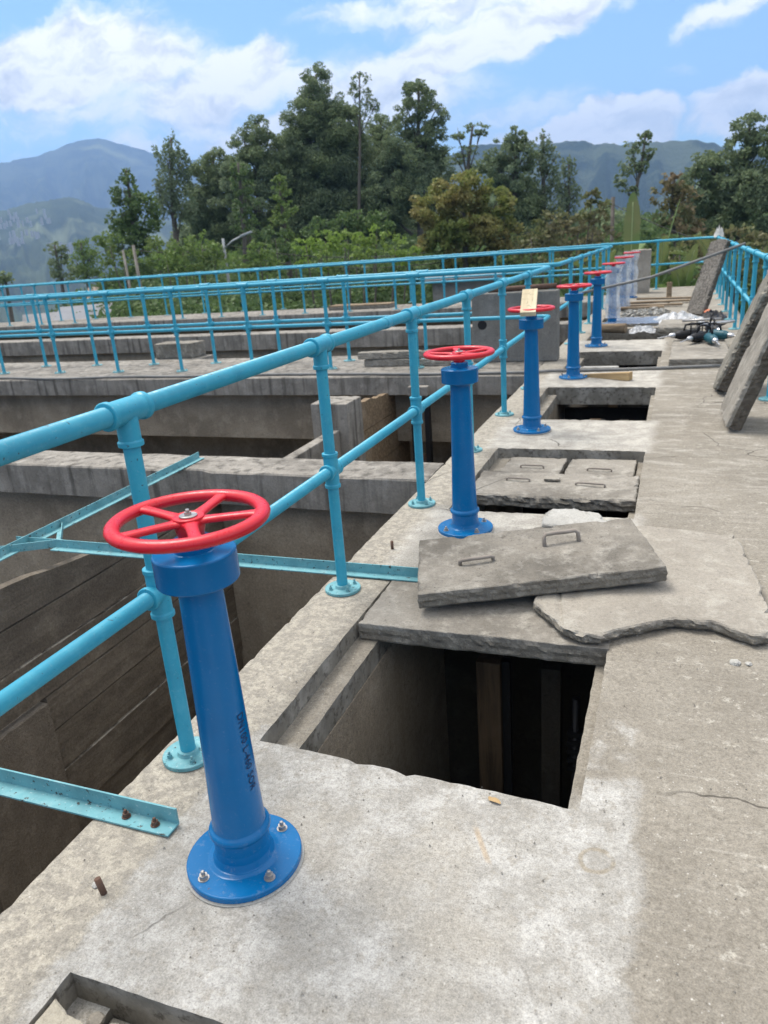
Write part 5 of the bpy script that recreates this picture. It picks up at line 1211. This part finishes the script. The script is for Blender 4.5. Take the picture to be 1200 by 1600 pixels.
o = MB().box(-1.6,1.6,0,1.2,0,.08).build('tin_sheet', M['tin']); o.location = (-7.6, 26.6, -.95); o.rotation_euler = (R_(12),R_(3),R_(14)); tag(o, 'sloping tin sheet roof in front of the pale ribbed shed', 'tin roof')
M['pole'] = wood('pole_timber', (.30,.27,.23), (.18,.16,.14), (.38,.35,.31), axis=2)
def pole(label, x, y, z0, z1, r, lean_=(0,0), mat='pole', name='utility_pole'):
    g = empty(name, (x,y,z0)); tag(g, label, 'pole' if name != 'street_lamp' else 'street lamp'); H = z1-z0
    MB().tube([(0,0,0),(lean_[0]*.5,lean_[1]*.5,H*.5),(lean_[0],lean_[1],H)], r, 10, rad=[r*1.1,r,r*.8]).build('pole', M[mat], g); return g, H
M['galv'] = NT('galvanised_steel', .5, .4).done((.30,.32,.33))
pole('taller wooden pole of the close pair at the left', -27.4, 35.6, -6.5, 2.55, .095, (-.05,0))
pole('shorter wooden pole of the close pair at the left', -27.9, 35.5, -6.5, 2.35, .075, (-.2,0))
g, H = pole('pale street lamp post with a short angled lamp arm left of the middle trees', -22.0, 35.8, -6.5, 2.5, .085, (0,0), 'galv', 'street_lamp')
MB().tube([(0,0,H-.5),(.45,.15,H-.15),(.95,.3,H+.05)], .05, 8).build('lamp_arm', M['galv'], g)
mm = MB(); mm.box(-.3,.35,-.11,.11,-.06,.06); o = mm.build('lamp_head', M['galv'], g, .03); o.location = (1.15,.36,H+.12); o.rotation_euler = (0,R_(-16),R_(18))
pole('dark pole carrying wires behind the upright banana leaf', -2.95, 37.9, -6, 2.9, .10, (0,0), 'bark')
def wire(label, a, b, sag):
    A, B = Vector(a), Vector(b); pts = [A.lerp(B, t/24)+Vector((0,0,-4*sag*(t/24)*(1-t/24))) for t in range(25)]
    tag(MB().tube(pts, .018, 5).build('power_line', M['black']), label, 'power line', 'power lines between the poles')
wire('upper wire between the lamp post and the dark pole', (-22,35.8,2.2), (-2.95,37.9,2.55), 1.3)
wire('lower wire between the lamp post and the dark pole', (-22,35.8,1.8), (-2.95,37.9,2.1), 1.4)
wire('wire running left from the lamp post to the wooden poles', (-27.4,35.6,2.3), (-22,35.8,2.1), .2)
wire('wire running right from the dark pole past the banana leaves', (-2.95,37.9,2.6), (6.5,27.0,-.6), .5)
# ------------------------------------------------------------------ haze
hz = bpy.data.materials.new('haze_air'); hz.use_nodes = True; ht = hz.node_tree; ht.nodes.clear()
pv = ht.nodes.new('ShaderNodeVolumePrincipled'); pv.inputs['Density'].default_value = HAZE; pv.inputs['Color'].default_value = (.36,.58,1.0,1); pv.inputs['Anisotropy'].default_value = 0.0
oo = ht.nodes.new('ShaderNodeOutputMaterial'); ht.links.new(pv.outputs[0], oo.inputs['Volume'])
m = MB(); m.box(-6400,6400,-6400,6400,-400,720); tag(m.build('haze', hz), 'pale blue air haze', kind='stuff')
